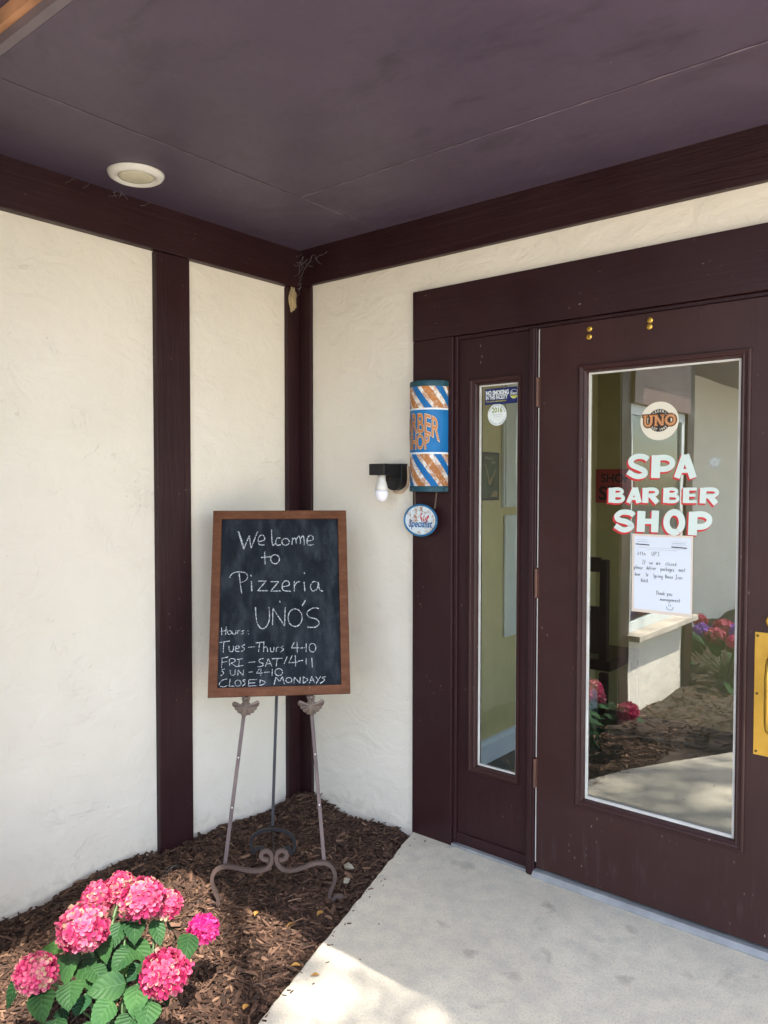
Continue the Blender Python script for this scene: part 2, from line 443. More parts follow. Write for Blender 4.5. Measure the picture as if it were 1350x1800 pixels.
M['stwhite'] = simple('sticker_white', (.74, .78, .74), .4, 0, .03, 20, 0)
M['yellow'] = simple('sticker_yellow', (.62, .60, .04), .4, 0, .05, 20, 0)
M['olive'] = simple('sticker_olive', (.20, .25, .03), .4, 0, .05, 20, 0)
M['orange'] = simple('sign_orange', (.44, .16, .035), .5, 0, .25, 60, .1)
M['logobrown'] = simple('logo_dark', (.020, .013, .010), .4, 0, .1, 20, 0)
M['khaki'] = simple('khaki_wall', (.50, .44, .215), .7, 0, .06, 30, .08)
M['intwhite'] = simple('interior_white', (.62, .66, .64), .5, 0, .05, 30, .05)
M['basebd'] = simple('baseboard_white', (.62, .69, .74), .45, 0, .05, 30, .05)
M['slatefloor'] = simple('slate_floor', (.060, .066, .058), .45, 0, .4, 14, .2)
M['intceil'] = simple('interior_ceiling', (.45, .46, .43), .8, 0, .05)
M['darkwood'] = simple('dark_wood', (.022, .012, .010), .35, 0, .3, 40, .15)
M['signred'] = simple('inside_sign_red', (.42, .05, .045), .5, 0, .1, 20, 0)
M['signink'] = simple('inside_sign_ink', (.02, .014, .02), .5, 0, .1, 20, 0)
M['mapgreen'] = simple('poster_green', (.055, .085, .045), .4, 0, .5, 18, 0)
M['posterdk'] = simple('poster_dark', (.020, .028, .030), .35, 0, .3, 20, 0)
M['postertan'] = simple('poster_tan', (.32, .25, .12), .4, 0, .2, 20, 0)
M['bark'] = simple('bark', (.11, .085, .06), .9, 0, .35, 20, .8)
M['ribglass'] = simple('ribbed_glass', (.42, .36, .22), .12, .3, .2, 20, 0)
M['asphalt'] = simple('asphalt', (.13, .125, .12), .9, 0, .2, 60, .4)
M['chain'] = simple('rusty_chain', (.16, .11, .08), .5, .6, .3, 60, .1)

# ------------------------------------------------------------------ ground
Z_M = -0.03
def slab_edge(y):      # x of the slab's left edge
    ys = [0.0, -.918, -1.173, -1.86, -3.0, -4.2, -9]
    xs = [.655, .951, 1.033, 1.40, 2.05, 2.9, 3.4]
    return float(np.interp(-y, [-a for a in ys], xs))
g = MB(); S = 60
g.add([(-S, -S, -.34), (S, -S, -.34), (S, S, -.34), (-S, S, -.34)], [(0, 1, 2, 3)])
tag(g.build('ground', M['asphalt']), kind='structure')
p = MB()
pts = [(.655, 0.075), (.655, 0.0)]+[(slab_edge(-.02*k)+rnd.uniform(-.0022, .0022)*(2.2 if rnd.random() < .12 else 1), -.02*k) for k in range(1, 451)]+[(8, -9), (8, 0.075)]
p.prism(pts, 'z', -.2, 0.0)
slab = tag(p.build('pavement', M['concrete'], bevel=.006), kind='structure')
rd = MB(); rd.prism([(8.05, -9.0), (30, -9.0), (30, 12), (8.05, 12)], 'z', -.3, -.02)
rd.prism([(-12, -26), (30, -26), (30, -9.05), (-12, -9.05)], 'z', -.3, -.03)
tag(rd.build('road', simple('light_concrete_road', (.36, .345, .31), .9, 0, .12, 40, .3)), kind='structure')

def hgt(x, y):
    return (Z_M + .012*math.sin(x*7+1.3)*math.sin(y*6.1) + .010*math.sin(x*15+y*11) +
            .030*math.exp(-((x-.07)**2+(y+.08)**2)/.012) + .02*math.exp(-(x/.12)**2) * (1 if y < -.8 else .3)
            + .022*math.exp(-((x-.35)**2+(y+.95)**2)/.09))
mb = MB(); nx, ny = 150, 260
X0, X1, Y0, Y1 = -.03, 3.2, -8.0, 0.05
vs = []
for j in range(ny+1):
    for i in range(nx+1):
        x = X0+(X1-X0)*i/nx; y = Y1+(Y0-Y1)*(j/ny)**1.3
        z = hgt(x, y)+(rnd.random()-.5)*.008
        if x > slab_edge(y)+.03: z = -.12
        vs.append((x, y, z))
mb.add(vs, [(j*(nx+1)+i, (j+1)*(nx+1)+i, (j+1)*(nx+1)+i+1, j*(nx+1)+i+1) for j in range(ny) for i in range(nx)])
bed = mb.build('soil', simple('soil', (.045, .028, .019), .95, 0, .4, 60, .8), bevel=-1)
tag(bed, kind='structure')

# shredded bark chips: nobody could count them
def chips(n, region, seed, lmin=.010, lmax=.055):
    rg = np.random.default_rng(seed); V = []; F = []; A = []; k = 0
    while k < n:
        x = rg.uniform(region[0], region[1]); y = rg.uniform(region[2], region[3])
        if x > slab_edge(y)-.004 or x < .0: continue
        if y > -.004: continue
        if x < .7 and -3.3 < y < -1.93: continue
        L = lmin+(lmax-lmin)*rg.beta(1.5, 3.2); W = rg.uniform(.0025, .0072)*(.7+L*8); T = rg.uniform(.0012, .004)
        if rg.random() < .3: W *= .45
        a = rg.uniform(0, 2*math.pi); tl = rg.normal(0, .22); ro = rg.normal(0, .5)
        if x > slab_edge(y)-.03: L *= .6
        d = np.array([math.cos(a)*math.cos(tl), math.sin(a)*math.cos(tl), math.sin(tl)])
        s = np.array([-math.sin(a), math.cos(a), 0])*math.cos(ro)+np.array([0, 0, 1])*math.sin(ro)
        u_ = np.cross(d, s); c = np.array([x, y, hgt(x, y)+rg.uniform(.0, .016)])
        bend = u_*L*rg.normal(0, .06)
        b = len(V); w0, w1, w2 = W*rg.uniform(.3, 1), W, W*rg.uniform(.2, .9)
        for (q, ww, bb) in ((-.5, w0, 0), (rg.uniform(-.15, .15), w1, 1), (.5, w2, 0)):
            for sg, tg in ((-1, -1), (1, -1), (1, 1), (-1, 1)):
                V.append(c+d*L*q+s*ww*sg*.9+u_*T*tg*.5+bend*bb)
        for r_ in range(2):
            for q in range(4):
                F.append((b+r_*4+q, b+r_*4+(q+1) % 4, b+(r_+1)*4+(q+1) % 4, b+(r_+1)*4+q))
        F.append((b, b+3, b+2, b+1)); F.append((b+8, b+9, b+10, b+11))
        A += [min(1, max(0, rg.beta(1.6, 2.6)))]*12; k += 1
    return V, F, A
cv, cf, ca = [], [], []
for n_, reg, sd, a_, b_ in ((11500, (0, 1.1, -1.75, 0), 1, .014, .085), (8000, (0, 1.1, -1.75, 0), 4, .008, .030), (3800, (0, 2.4, -4.6, -1.75), 2, .02, .09)):
    V, F, A = chips(n_, reg, sd, a_, b_); b = len(cv)
    cv += V; cf += [tuple(i+b for i in f) for f in F]; ca += A
rg_ = np.random.default_rng(9)
for k in range(34):
    y = -rg_.uniform(.03, 1.3); x = slab_edge(y)+abs(rg_.normal(0, .03 if k < 29 else .35))+.004; L = rg_.uniform(.003, .016); a = rg_.uniform(0, 6.28)
    d = np.array([math.cos(a), math.sin(a), 0])*L*.5; e = np.array([-math.sin(a), math.cos(a), 0])*L*rg_.uniform(.08, .25); c0 = np.array([x, y, .0008]); b = len(cv)
    for zz_ in (0, .002):
        cv += [c0-d-e+[0, 0, zz_], c0+d-e*.5+[0, 0, zz_], c0+d+e+[0, 0, zz_], c0-d+e*.6+[0, 0, zz_]]
    cf += [(b, b+3, b+2, b+1), (b+4, b+5, b+6, b+7)]+[(b+i, b+(i+1) % 4, b+4+(i+1) % 4, b+4+i) for i in range(4)]; ca += [rg_.uniform(.1, .9)]*8
me = bpy.data.meshes.new('mulch'); me.from_pydata([tuple(q) for q in cv], [], cf); me.update()
mulch = bpy.data.objects.new('mulch', me); col.objects.link(mulch)
me.materials.append(attr_ramp_mat('bark_mulch', 'tone', [(0, (.028, .0145, .009)), (.35, (.064, .034, .021)), (.65, (.125, .067, .041)), (1, (.28, .165, .098))], .82, 0, 60, .35))
attr(mulch, 'tone', ca)
tag(mulch, 'dark brown shredded bark mulch covering the planting bed', 'mulch', kind='stuff')

# ------------------------------------------------------------------ the building
bld = empty('shop_building', 'cream stucco building with dark brown timber posts, soffit and glazed entrance door', 'building')
SA = -.022      # stucco face of the left wall (x), board faces at x=0
SB = .016       # stucco face of the door wall (y), board faces at y=0
q = MB(); q.box(-.25, SA, -1.93, .3, -.3, 2.9)
q.build('stucco_wall', M['stucco'], bld)
q = MB(); q.box(-.25, SA, -9.0, -3.25, -.3, 2.9); q.build('stucco_wall', M['stucco'], bld)
# door wall with an opening x .84..2.11, z 0..2.0
q = MB()
q.box(SA+.001, .80, SB, .14, -.3, 2.9); q.box(2.16, 4.2, SB, .14, -.3, 2.9); q.box(.80, 2.16, SB, .14, 2.06, 2.9)
q.build('stucco_wall', M['stucco'], bld)
# posts and beams
q = MB(); q.box(SA-.02, .003, -.757, -.602, -.2, 2.312)
q.build('timber_post', M['rough_z'], bld, bevel=.003)
q = MB(); q.box(SA-.02, 0.0, -.071, SB+.02, -.2, 2.312); q.build('corner_post', M['brown_z'], bld, bevel=.0025)
q = MB(); q.box(.0015, .073, 0.0, SB+.02, -.2, 2.318); q.build('corner_post', M['brown_z'], bld, bevel=.0025)
q = MB(); q.box(SA-.02, .012, -1.93, .0, 2.314, 2.50); q.build('timber_beam', M['rough_y'], bld, bevel=.003)
q = MB(); q.box(.0125, 4.2, -.008, SB+.03, 2.319, 2.50); q.build('timber_beam', M['rough_x'], bld, bevel=.003)
# soffit boards: three sheets with thin open seams
q = MB()
zs = 2.48
q.box(-.2, .4835, -1.598, .05, zs+.0006, zs+.02); q.box(.4865, 4.2, -.4655, .05, zs, zs+.02); q.box(.4865, 4.2, -1.598, -.4685, zs+.0012, zs+.02)
q.box(-.2, 4.2, -1.598, .05, zs+.021, zs+.05)
q.build('soffit', M['soffit'], bld)
# caulk smears along the seams
q = MB()
def seam(a, b, n, wd):
    P = []; W = []
    for i in range(n+1):
        t = i/n; P.append((a[0]+(b[0]-a[0])*t, a[1]+(b[1]-a[1])*t+(rnd.random()-.5)*.0015)); W.append(wd*(.35+rnd.random()))
    ribbon(q, P, W, lambda x, y: (x, y, zs-.0006))
seam((.49, -.467), (4.1, -.467), 120, .006); seam((.485, -1.57), (.485, -.03), 60, .005)
q.build('seam_filler', simple('seam_filler', (.19, .15, .175), .7, 0, .3), bld, bevel=-1)
# porch edge: grey trim, raw plywood edge, then the raised eave soffit
q = MB(); q.box(-.2, 4.2, -1.622, -1.5985, 2.482, 2.53); q.build('fascia', M['greytrim'], bld)
q = MB(); q.box(-.2, 4.2, -1.640, -1.6225, 2.506, 2.60); q.build('plywood_edge', M['rawply'], bld)
q = MB(); q.box(-.2, 1.45, -2.42, -1.6405, 2.542, 2.62); q.box(-.2, .98, -5.2, -2.4205, 2.542, 2.62); q.box(-.2, 1.6, -9.0, -5.2005, 2.542, 2.62)  # unseen eave reaches widened to keep the left and far walls shaded
q.build('soffit', M['soffit'], bld)
q = MB(); q.box(-4, 4.2, -1.61, 7, 2.66, 2.75); q.box(-4, 1.44, -2.41, -1.612, 2.66, 2.75); q.box(-4, .97, -5.21, -2.412, 2.66, 2.75); q.box(-4, 1.59, -9, -5.212, 2.66, 2.75)
q.build('roof', M['asphalt'], bld)

# door surround trim
q = MB(); q.box(.652, .846, 0.0, .06, -.02, 1.9995); q.build('door_trim', M['trim_z'], bld, bevel=.003)
q = MB()
q.box(2.10, 2.30, 0.0, .06, -.02, 1.9995)
q.build('door_trim', M['trim_z'], bld, bevel=.003)
q = MB(); q.box(.652, 2.30, -.002, .06, 2.0, 2.197); q.build('door_header', M['trim_x'], bld, bevel=.003)
q = MB()
q.box(.8465, .862, .010, .07, .0, 1.999); q.box(.862, 2.099, .012, .07, 1.985, 1.999)
q.box(1.180, 1.212, -.004, .07, .0, 1.984)
q.box(1.1865, 1.2055, -.010, -.004, .0, 1.984)
q.build('door_frame', M['brown_z'], bld, bevel=.003)

def frame_panel(mb, x0, x1, z0, z1, gx0, gx1, gz0, gz1, y0, y1):
    v = []
    for y in (y0, y1):
        v += [(x0, y, z0), (x1, y, z0), (x1, y, z1), (x0, y, z1), (gx0, y, gz0), (gx1, y, gz0), (gx1, y, gz1), (gx0, y, gz1)]
    f = []
    for k in range(4):
        n = (k+1) % 4
        f += [(k, n, 4+n, 4+k), (8+n, 8+k, 12+k, 12+n), (n, k, 8+k, 8+n), (4+k, 4+n, 12+n, 12+k)]
    mb.add(v, f)
def moulding(mb, ox0, ox1, oz0, oz1, ix0, ix1, iz0, iz1, yf):
    """picture-frame moulding: stepped profile swept round the glass"""
    prof = [(0.0, 0.004), (0.06, -.006), (.16, -.0095), (.30, -.0095), (.36, -.0065), (.60, -.0045), (.72, -.0065), (.88, -.003), (1.0, .012)]
    n = len(prof); rings = []
    for (tt, dy) in prof:
        a0 = ox0+(ix0-ox0)*tt; a1 = ox1+(ix1-ox1)*tt; b0 = oz0+(iz0-oz0)*tt; b1 = oz1+(iz1-oz1)*tt
        rings.append([(a0, yf+dy, b0), (a1, yf+dy, b0), (a1, yf+dy, b1), (a0, yf+dy, b1)])
    v = [p_ for r_ in rings for p_ in r_]
    mb.add(v, [(i*4+k, i*4+(k+1) % 4, (i+1)*4+(k+1) % 4, (i+1)*4+k) for i in range(n-1) for k in range(4)])
def pane(name, x0, x1, z0, z1, yf, parent, th=.014, gm='glass'):
    mb = MB()
    v = [(x0, yf, z0), (x1, yf, z0), (x1, yf, z1), (x0, yf, z1), (x0, yf+th, z0), (x1, yf+th, z0), (x1, yf+th, z1), (x0, yf+th, z1)]
    mb.add(v, [(0, 1, 2, 3)], 0); mb.add(v[4:], [(3, 2, 1, 0)], 1)
    return mb.build(name, [M[gm], M['clear']], parent, bevel=-1)

# sidelight
q = MB(); frame_panel(q, .8625, 1.1795, .012, 1.9845, .945, 1.128, .333, 1.808, .022, .062)
q.box(.8625, 1.1795, .014, .0215, .012, .055)
sd = q.build('sidelight', M['brown_z'], bld, bevel=.002)
q = MB(); moulding(q, .910, 1.138, .306, 1.830, .951, 1.121, .339, 1.802, .020); q.build('moulding', M['door'], sd)
GX = (.951, 1.121, .339, 1.802)
sp_ = pane('pane', GX[0], GX[1], GX[2], GX[3], .036, sd, gm='sideglass')
q = MB(); 
for (a, b_, c_, d_) in ((.951, .956, .339, 1.802), (1.116, 1.121, .339, 1.802), (.9562, 1.1158, .339, .345), (.9562, 1.1158, 1.797, 1.802)):
    q.box(a, b_, .028, .0358, c_, d_)
q.build('glazing_bead', M['weather'], sd)
q = MB(); q.box(.85, 1.181, -.004, .02, 0.002, .0118); q.build('sill', M['alu'], sd, bevel=.001)

# door
DX0, DX1 = 1.2195, 2.094
q = MB(); frame_panel(q, DX0, DX1, .030, 1.982, 1.398, 1.902, .322, 1.816, .002, .046)
door = q.build('door', M['door'], bld, bevel=.0025)
q = MB(); moulding(q, 1.371, 1.930, .300, 1.836, 1.404, 1.896, .330, 1.808, .001); q.build('moulding', M['door'], door)
YG = .018
pane('pane', 1.404, 1.896, .330, 1.808, YG, door)
q = MB()
for (a, b_, c_, d_) in ((1.404, 1.4105, .330, 1.808), (1.8895, 1.896, .330, 1.808), (1.4107, 1.8893, .330, .339), (1.4107, 1.8893, 1.8025, 1.808)):
    q.box(a, b_, .011, .0178, c_, d_)
q.build('glazing_bead', M['weather'], door)
for hz in (1.755, 1.071, .380):
    q = MB(); q.box(1.2125, 1.2245, -.0035, .0015, hz-.052, hz+.052)
    q.tube([(1.216, -.0065, hz-.052), (1.216, -.0065, hz+.052)], .0058, 10)
    for zz in (-.018, .018): q.tube([(1.216, -.0065, hz+zz-.0008), (1.216, -.0065, hz+zz+.0008)], .0063, 10)
    q.build('hinge', M['hinge'], door)
q = MB(); 
for zz in ((.05, .325), (.435, 1.015), (1.126, 1.70), (1.81, 1.98)):
    q.box(1.2152, 1.2186, .004, .012, *zz)
q.build('weather_strip', M['weather'], door)
for (px, py) in ((1036, 578), (1035.5, 592), (1142.5, 563), (1141.5, 574)):
    c_ = onB(px, py); q = MB(); q.lathe([(.0095, .0), (.0095, .002), (.006, .0035), (0, .004)], (c_[0], .0015, c_[2]), (0, -1, 0), 20); q.build('brass_cap', M['brass'], door)
q = MB(); q.box(1.950, 2.046, -.0012, .0015, .611, .983)
q.build('pull_plate', M['brass'], door, bevel=.001)
for (x, z) in ((1.958, .972), (1.958, .797), (1.958, .622), (2.038, .972), (2.038, .797), (2.038, .622)):
    q = MB(); q.lathe([(.0042, 0), (.0036, .0012), (0, .0016)], (x, -.0013, z), (0, -1, 0), 12)
    q.build('screw_head', M['brass_dark'], door)
q = MB(); q.tube(smooth_pts([(1.998, -.001, .69), (1.998, -.030, .70), (1.998, -.042, .74), (1.998, -.044, .80), (1.998, -.042, .86), (1.998, -.030, .90), (1.998, -.001, .91)], 6), .010, 12)
q.build('pull_handle', M['brass'], door, smooth=True)
q = MB(); q.lathe([(.021, 0), (.021, .004), (.017, .008), (.016, .008), (0, .0085)], (2.0, .0, 1.018), (0, -1, 0), 28)
q.build('lock', M['brass'], door)
q = MB(); q.prism([(-.020, .0), (-.020, .007), (-.008, .020), (.045, .022), (.045, .0)], 'x', 1.2125, 2.0995)
th_ = q.build('threshold', M['alu'], bld, bevel=.001)
# peeled paint at the foot of the door trim
# ---- painted lettering on the door glass
def L1(x, y): # zoom pixels of the lettering study -> glass plane
    c_ = onB(x/3.857+1000, y/3.857+680, YG); return c_[0], c_[2]
LET = []
def st(pts, wd, sm=True):
    LET.append((smooth_pts(pts, 7) if sm else [np.array(a, float) for a in pts], wd))
st([(538, 492), (508, 474), (458, 474), (424, 498), (428, 528), (470, 548), (512, 570), (514, 594), (478, 608), (440, 600), (400, 576)], 36)
st([(593, 464), (588, 618)], 60, False); st([(600, 482), (662, 480), (700, 502), (697, 535), (662, 556), (606, 558)], 38)
st([(788, 460), (733, 618)], 42, False); st([(792, 460), (845, 618)], 50, False); st([(755, 570), (832, 570)], 26, False)
st([(295, 685), (292, 785)], 46, False); st([(300, 694), (345, 694), (362, 709), (345, 727), (300, 729)], 22); st([(300, 737), (355, 739), (370, 757), (350, 775), (300, 776)], 23)
st([(448, 684), (404, 787)], 30, False); st([(450, 684), (478, 786)], 38, False); st([(420, 758), (470, 758)], 17, False)
st([(522, 685), (519, 787)], 42, False); st([(530, 695), (580, 695), (600, 712), (585, 731), (535, 736)], 24); st([(556, 735), (602, 786)], 36, False)
st([(663, 685), (660, 787)], 42, False); st([(668, 694), (715, 694), (732, 709), (715, 727), (668, 729)], 22); st([(668, 737), (725, 739), (741, 757), (722, 776), (668, 777)], 23)
st([(797, 684), (794, 788)], 42, False); st([(800, 693), (869, 693)], 20, False); st([(800, 735), (860, 735)], 20, False); st([(800, 778), (869, 778)], 20, False)
st([(913, 685), (909, 790)], 44, False); st([(920, 696), (985, 696), (1007, 716), (985, 738), (925, 743)], 27); st([(955, 740), (1000, 794)], 40, False)
st([(442, 872), (415, 853), (360, 851), (328, 874), (338, 900), (395, 917), (425, 940), (408, 963), (365, 968), (316, 940)], 36)
st([(494, 842), (487, 983)], 54, False); st([(588, 839), (583, 986)], 50, False); st([(500, 912), (590, 912)], 36, False)
st(ell(716, 918, 53, 68, 28), 43, False)
st([(845, 847), (838, 1006)], 60, False); st([(850, 866), (910, 864), (950, 886), (950, 920), (915, 946), (850, 950)], 40)
wm, rm = MB(), MB(); kk = 3.857
for i, (P, wd) in enumerate(LET):
    e = (i % 5)*.00012
    ribbon(wm, P, wd, lambda x, y: (lambda c_: (c_[0], YG-.0016-e, c_[1]))(L1(x, y)))
    for j, (dx, dy, ex) in enumerate(((-5, 5, 4), (-10, 11, 4))):
        ribbon(rm, P, wd+ex, lambda x, y: (lambda c_: (c_[0], YG-.0004-e*.8-j*.00006, c_[1]))(L1(x+dx, y+dy)))
rm.build('lettering', M['lettred'], door, bevel=-1)['label'] = 'red drop shadow of the painted words'
wm.build('lettering', M['lettwhite'], door, bevel=-1)['label'] = 'white painted words SPA BARBER SHOP'

# ---- the bay window on the left wing (seen mirrored in the door glass)
q = MB(); q.box(.02, .68, -3.235, -1.945, -.3, .47); q.build('bay_wall', M['stucco'], bld)
q = MB()
q.box(.0, .70, -1.944, -1.93, -.3, 2.54); q.box(.0, .70, -3.25, -3.236, -.3, 2.54)
q.build('bay_wall', M['brown_z'], bld)
q = MB(); q.box(.60, .705, -2.09, -1.9445, -.3, 2.54); q.box(.60, .705, -3.2355, -3.09, -.3, 2.54); q.build('timber_post', M['rough_z'], bld, bevel=.004)
q = MB(); q.box(.62, .725, -3.0895, -2.0905, 1.93, 2.54); q.build('timber_beam', paint_wood('weathered_beam', (.16, .105, .095), 'y', .9), bld, bevel=.004)
q = MB(); frame_panel(q, -3.0895, -2.0905, .51, 1.929, -3.03, -2.15, .57, 1.87, .655, .685)
q.v = [(b_, a, c_) for a, b_, c_ in q.v]
bw = q.build('window', M['intwhite'], bld)
q = MB(); q.box(.64, .79, -3.12, -2.06, .471, .509); q.build('sill', simple('weathered_sill', (.46, .40, .33), .8, 0, .3, 40, .6), bw, bevel=.004)
q = MB(); q.add([(.67, -3.03, .57), (.67, -2.15, .57), (.67, -2.15, 1.87), (.67, -3.03, 1.87)], [(0, 1, 2, 3)]); q.build('pane', M['sideglass'], bw, bevel=-1)
q = MB(); q.box(.03, .06, -3.2, -1.96, .5, 2.5); q.build('window_backing', simple('olive_backing', (.13, .13, .065), .7), bld)  # added sheet; dim interior and reflected trees put into its olive colour

# ---- interior
q = MB(); q.box(.40, .45, .141, 2.25, 0, 2.3); q.box(.4505, 4.2, 2.2, 2.25, 0, 2.3); q.box(4.2005, 4.25, .141, 2.6, 0, .55); q.box(4.2005, 4.25, .141, 2.6, 2.2, 2.33); q.box(4.2005, 4.25, .141, .4, .55, 2.2); q.box(4.2005, 4.25, 2.3, 2.6, .55, 2.2); q.build('interior_wall', M['khaki'], bld)  # end wall has an unseen window opening, added to let daylight in
q = MB(); q.box(.4505, 4.2, .141, 2.1995, -.12, -.001); q.build('interior_floor', M['slatefloor'], bld)
q = MB(); q.box(.40, 4.2, .141, 2.6, 2.301, 2.33); q.build('interior_ceiling', M['intceil'], bld)
q = MB(); q.prism([(.4505, 0.0), (.472, 0.0), (.472, .095), (.462, .115), (.4505, .12)], 'y', .145, 2.19)
q.v = [(b_, a, c_) if False else (a, b_, c_) for a, b_, c_ in q.v]
q.build('baseboard', M['basebd'], bld)
# white panelled trim on the inside wall
q = MB(); q.box(.451, .470, 1.022, 1.60, 1.31, 2.05); q.box(.470, .478, 1.032, 1.59, 1.32, 2.04); q.build('wall_panel', M['intwhite'], bld, bevel=.003)
q = MB(); q.box(.451, .468, 1.047, 1.60, .62, 1.268); q.build('wall_panel', M['intwhite'], bld, bevel=.01)
# inner partition seen to the right and white door

# ------------------------------------------------------------------ poster, red sign, chair, lamp inside the shop
po = empty('poster', 'dark framed map poster on the khaki wall inside the narrow sidelight', 'poster')
py0, py1, pz0, pz1 = .70, .985, 1.347, 1.592
q = MB(); q.box(.4508, .462, py0, py1, pz0, pz1); q.build('frame', M['posterdk'], po)
q = MB(); q.add([(.4625, py0+.012, pz0+.012), (.4625, py1-.012, pz0+.012), (.4625, py1-.012, pz1-.012), (.4625, py0+.012, pz1-.012)], [(0, 1, 2, 3)]); q.build('print', M['mapgreen'], po, bevel=-1)
q = MB()
fp = lambda a, b_: (.4632, py0+a, pz0+b_)
q.add([fp(*a) for a in [(.165, .165), (.19, .10), (.205, .12), (.235, .125), (.25, .165), (.235, .15), (.225, .11), (.20, .075), (.18, .085)]], [tuple(range(9))])
ribbon(q, [(.15, .185), (.185, .10)], .006, fp)
q.add([fp(*a) for a in [(.20, .018), (.265, .018), (.265, .045), (.235, .05)]], [(0, 1, 2, 3)])
q.build('print', M['postertan'], po, bevel=-1)
q = MB()
put_text(q, "What's a", .022, lambda a, b_: (.4636, py0+.185+a, pz0+.208+b_)); put_text(q, "Line?", .022, lambda a, b_: (.4636, py0+.225+a, pz0+.188+b_))
q.build('lettering', simple('poster_text', (.42, .38, .30), .5, 0, .1, 20, 0), po, bevel=-1)

rs = empty('red_sign', 'red sign with black words seen through the door glass', 'sign')
sx0, sx1 = .363, .80
sx0 = .4515
q = MB(); q.box(sx0+.002, .70, 2.18, 2.1995, 1.315, 1.527); q.build('board', M['signred'], rs)
q = MB(); put_text(q, 'SHOP', .075, lambda a, b_: (sx0+.035+a, 2.179, 1.445+b_), .002, 'LEFT'); put_text(q, 'SE', .12, lambda a, b_: (sx0+.02+a, 2.179, 1.335+b_), .003, 'LEFT')
q.build('lettering', M['signink'], rs, bevel=-1)

ch = empty('wooden_chair', 'dark wooden armchair standing inside behind the door glass', 'chair')
def chair_part(name, boxes):
    q = MB()
    for b_ in boxes: q.box(*b_)
    q.build(name, M['darkwood'], ch, bevel=.006)
chair_part('seat', [(.475, .83, 1.545, 1.98, .40, .46)])
chair_part('backrest', [(.475, .52, 1.50, 1.54, .461, 1.02), (.785, .83, 1.50, 1.54, .461, 1.02), (.5205, .7845, 1.505, 1.535, .95, 1.03), (.5205, .7845, 1.505, 1.535, .50, .76)])
for (a, b_) in ((.475, 1.50), (.785, 1.50), (.475, 1.94), (.785, 1.94)): chair_part('leg', [(a, a+.045, b_, b_+.04, 0, .399)])

pl = empty('ceiling_lamp', 'ribbed glass bowl lamp hanging inside near the top of the door glass', 'ceiling lamp')
lc = onB(1283, 640, 2.0)
q = MB(); seg = 72; prof = [(.03, 2.298), (.115, 2.25), (.125, 2.22), (.11, 2.16), (.075, 2.125), (.07, 2.118)]
v = []
for i, (r_, z) in enumerate(prof):
    for k in range(seg):
        rr = r_*(1+(.05 if k % 4 < 2 else -.05)*(1 if 0 < i < 5 else 0)); t_ = 2*math.pi*k/seg
        v.append((lc[0]+rr*math.cos(t_), 2.0+rr*math.sin(t_), z-.02))
q.add(v, [(i*seg+k, i*seg+(k+1) % seg, (i+1)*seg+(k+1) % seg, (i+1)*seg+k) for i in range(len(prof)-1) for k in range(seg)])
q.build('glass_bowl', M['ribglass'], pl)
q = MB(); q.lathe([(.055, 2.27), (.055, 2.30)], (lc[0], 2.0, 0), (0, 0, 1), 24); q.build('canopy', M['brass'], pl)
q = MB(); q.lathe([(.071, 2.096), (.075, 2.10), (.07, 2.106), (0, 2.106)], (lc[0], 2.0, 0), (0, 0, 1), 32); q.build('rim', M['brass'], pl)

# ------------------------------------------------------------------ stickers and note
def onglass(cx, cz, y): return lambda a, b_: (cx+a, y, cz+b_)
c_ = onB(1159, 740, YG); ucx, ucz = c_[0], c_[2]
us = empty('round_sticker', 'round cream pizzeria sticker at the top of the door glass', 'sticker')
def disc(mb, cx, cz, y, r_, n=48, mi=0, r_in=None, rz=None):
    rz = rz or r_
    if r_in is None: mb.add([(cx+r_*math.cos(2*math.pi*k/n), y, cz+rz*math.sin(2*math.pi*k/n)) for k in range(n)], [tuple(range(n))], mi)
    else:
        v = [(cx+q_*math.cos(2*math.pi*k/n), y, cz+q_*rz/r_*math.sin(2*math.pi*k/n)) for q_ in (r_in, r_) for k in range(n)]
        mb.add(v, [(k, (k+1) % n, n+(k+1) % n, n+k) for k in range(n)], mi)
q = MB(); disc(q, ucx, ucz, YG-.0006, .0625); q.build('disc', M['cream'], us, bevel=-1)
q = MB(); disc(q, ucx, ucz+.002, YG-.0010, .037); q.build('emblem', M['logobrown'], us, bevel=-1)
q = MB()
arc_text(q, 'PIZZERIA', .0115, onglass(ucx, ucz+.002, YG-.0014), .0268, 145, 35, 0, .0002)
arc_text(q, 'EST 1943', .0115, onglass(ucx, ucz+.002, YG-.0014), 0.0345, 226, 314, 0, .0002, False)
q.build('lettering', M['cream'], us, bevel=-1)
UNO = [([(-43, 15), (-43, -4), (-41, -12), (-34, -16), (-27, -12), (-24, -4), (-24, 15)], 8.5, 1), ([(-51, 15), (-35, 15)], 5.5, 0), ([(-31, 15), (-17, 15)], 5.5, 0),
       ([(-10, 14), (-10, -15)], 7, 0), ([(-11, 15), (9, -15)], 9, 0), ([(11, 14), (11, -16)], 7, 0), ([(-16, 15), (-4, 15)], 5, 0), ([(4, 15), (17, 15)], 5, 0), ([(-16, -15), (-4, -15)], 5, 0),
       (ell(34, 0, 13, 13.5, 24), 9.5, 0)]
for (ex, yo, mm) in ((5.5, .0017, M['logobrown']), (0, .0022, M['orange'])):
    q = MB()
    for i_, (P, wd, sm_) in enumerate(UNO):
        P = smooth_pts(P, 5) if sm_ else P
        if ex and len(P) == 2:
            a_, b_ = np.array(P[0], float), np.array(P[1], float); t_ = (b_-a_)/np.linalg.norm(b_-a_)*ex*.5; P = [a_-t_, b_+t_]
        ribbon(q, P, wd+ex, lambda a, b_: (ucx+a*.00107, YG-yo-(i_ % 4)*.00006, ucz+.002+b_*.00107))
    q.build('lettering', mm, us, bevel=-1)
q = MB()
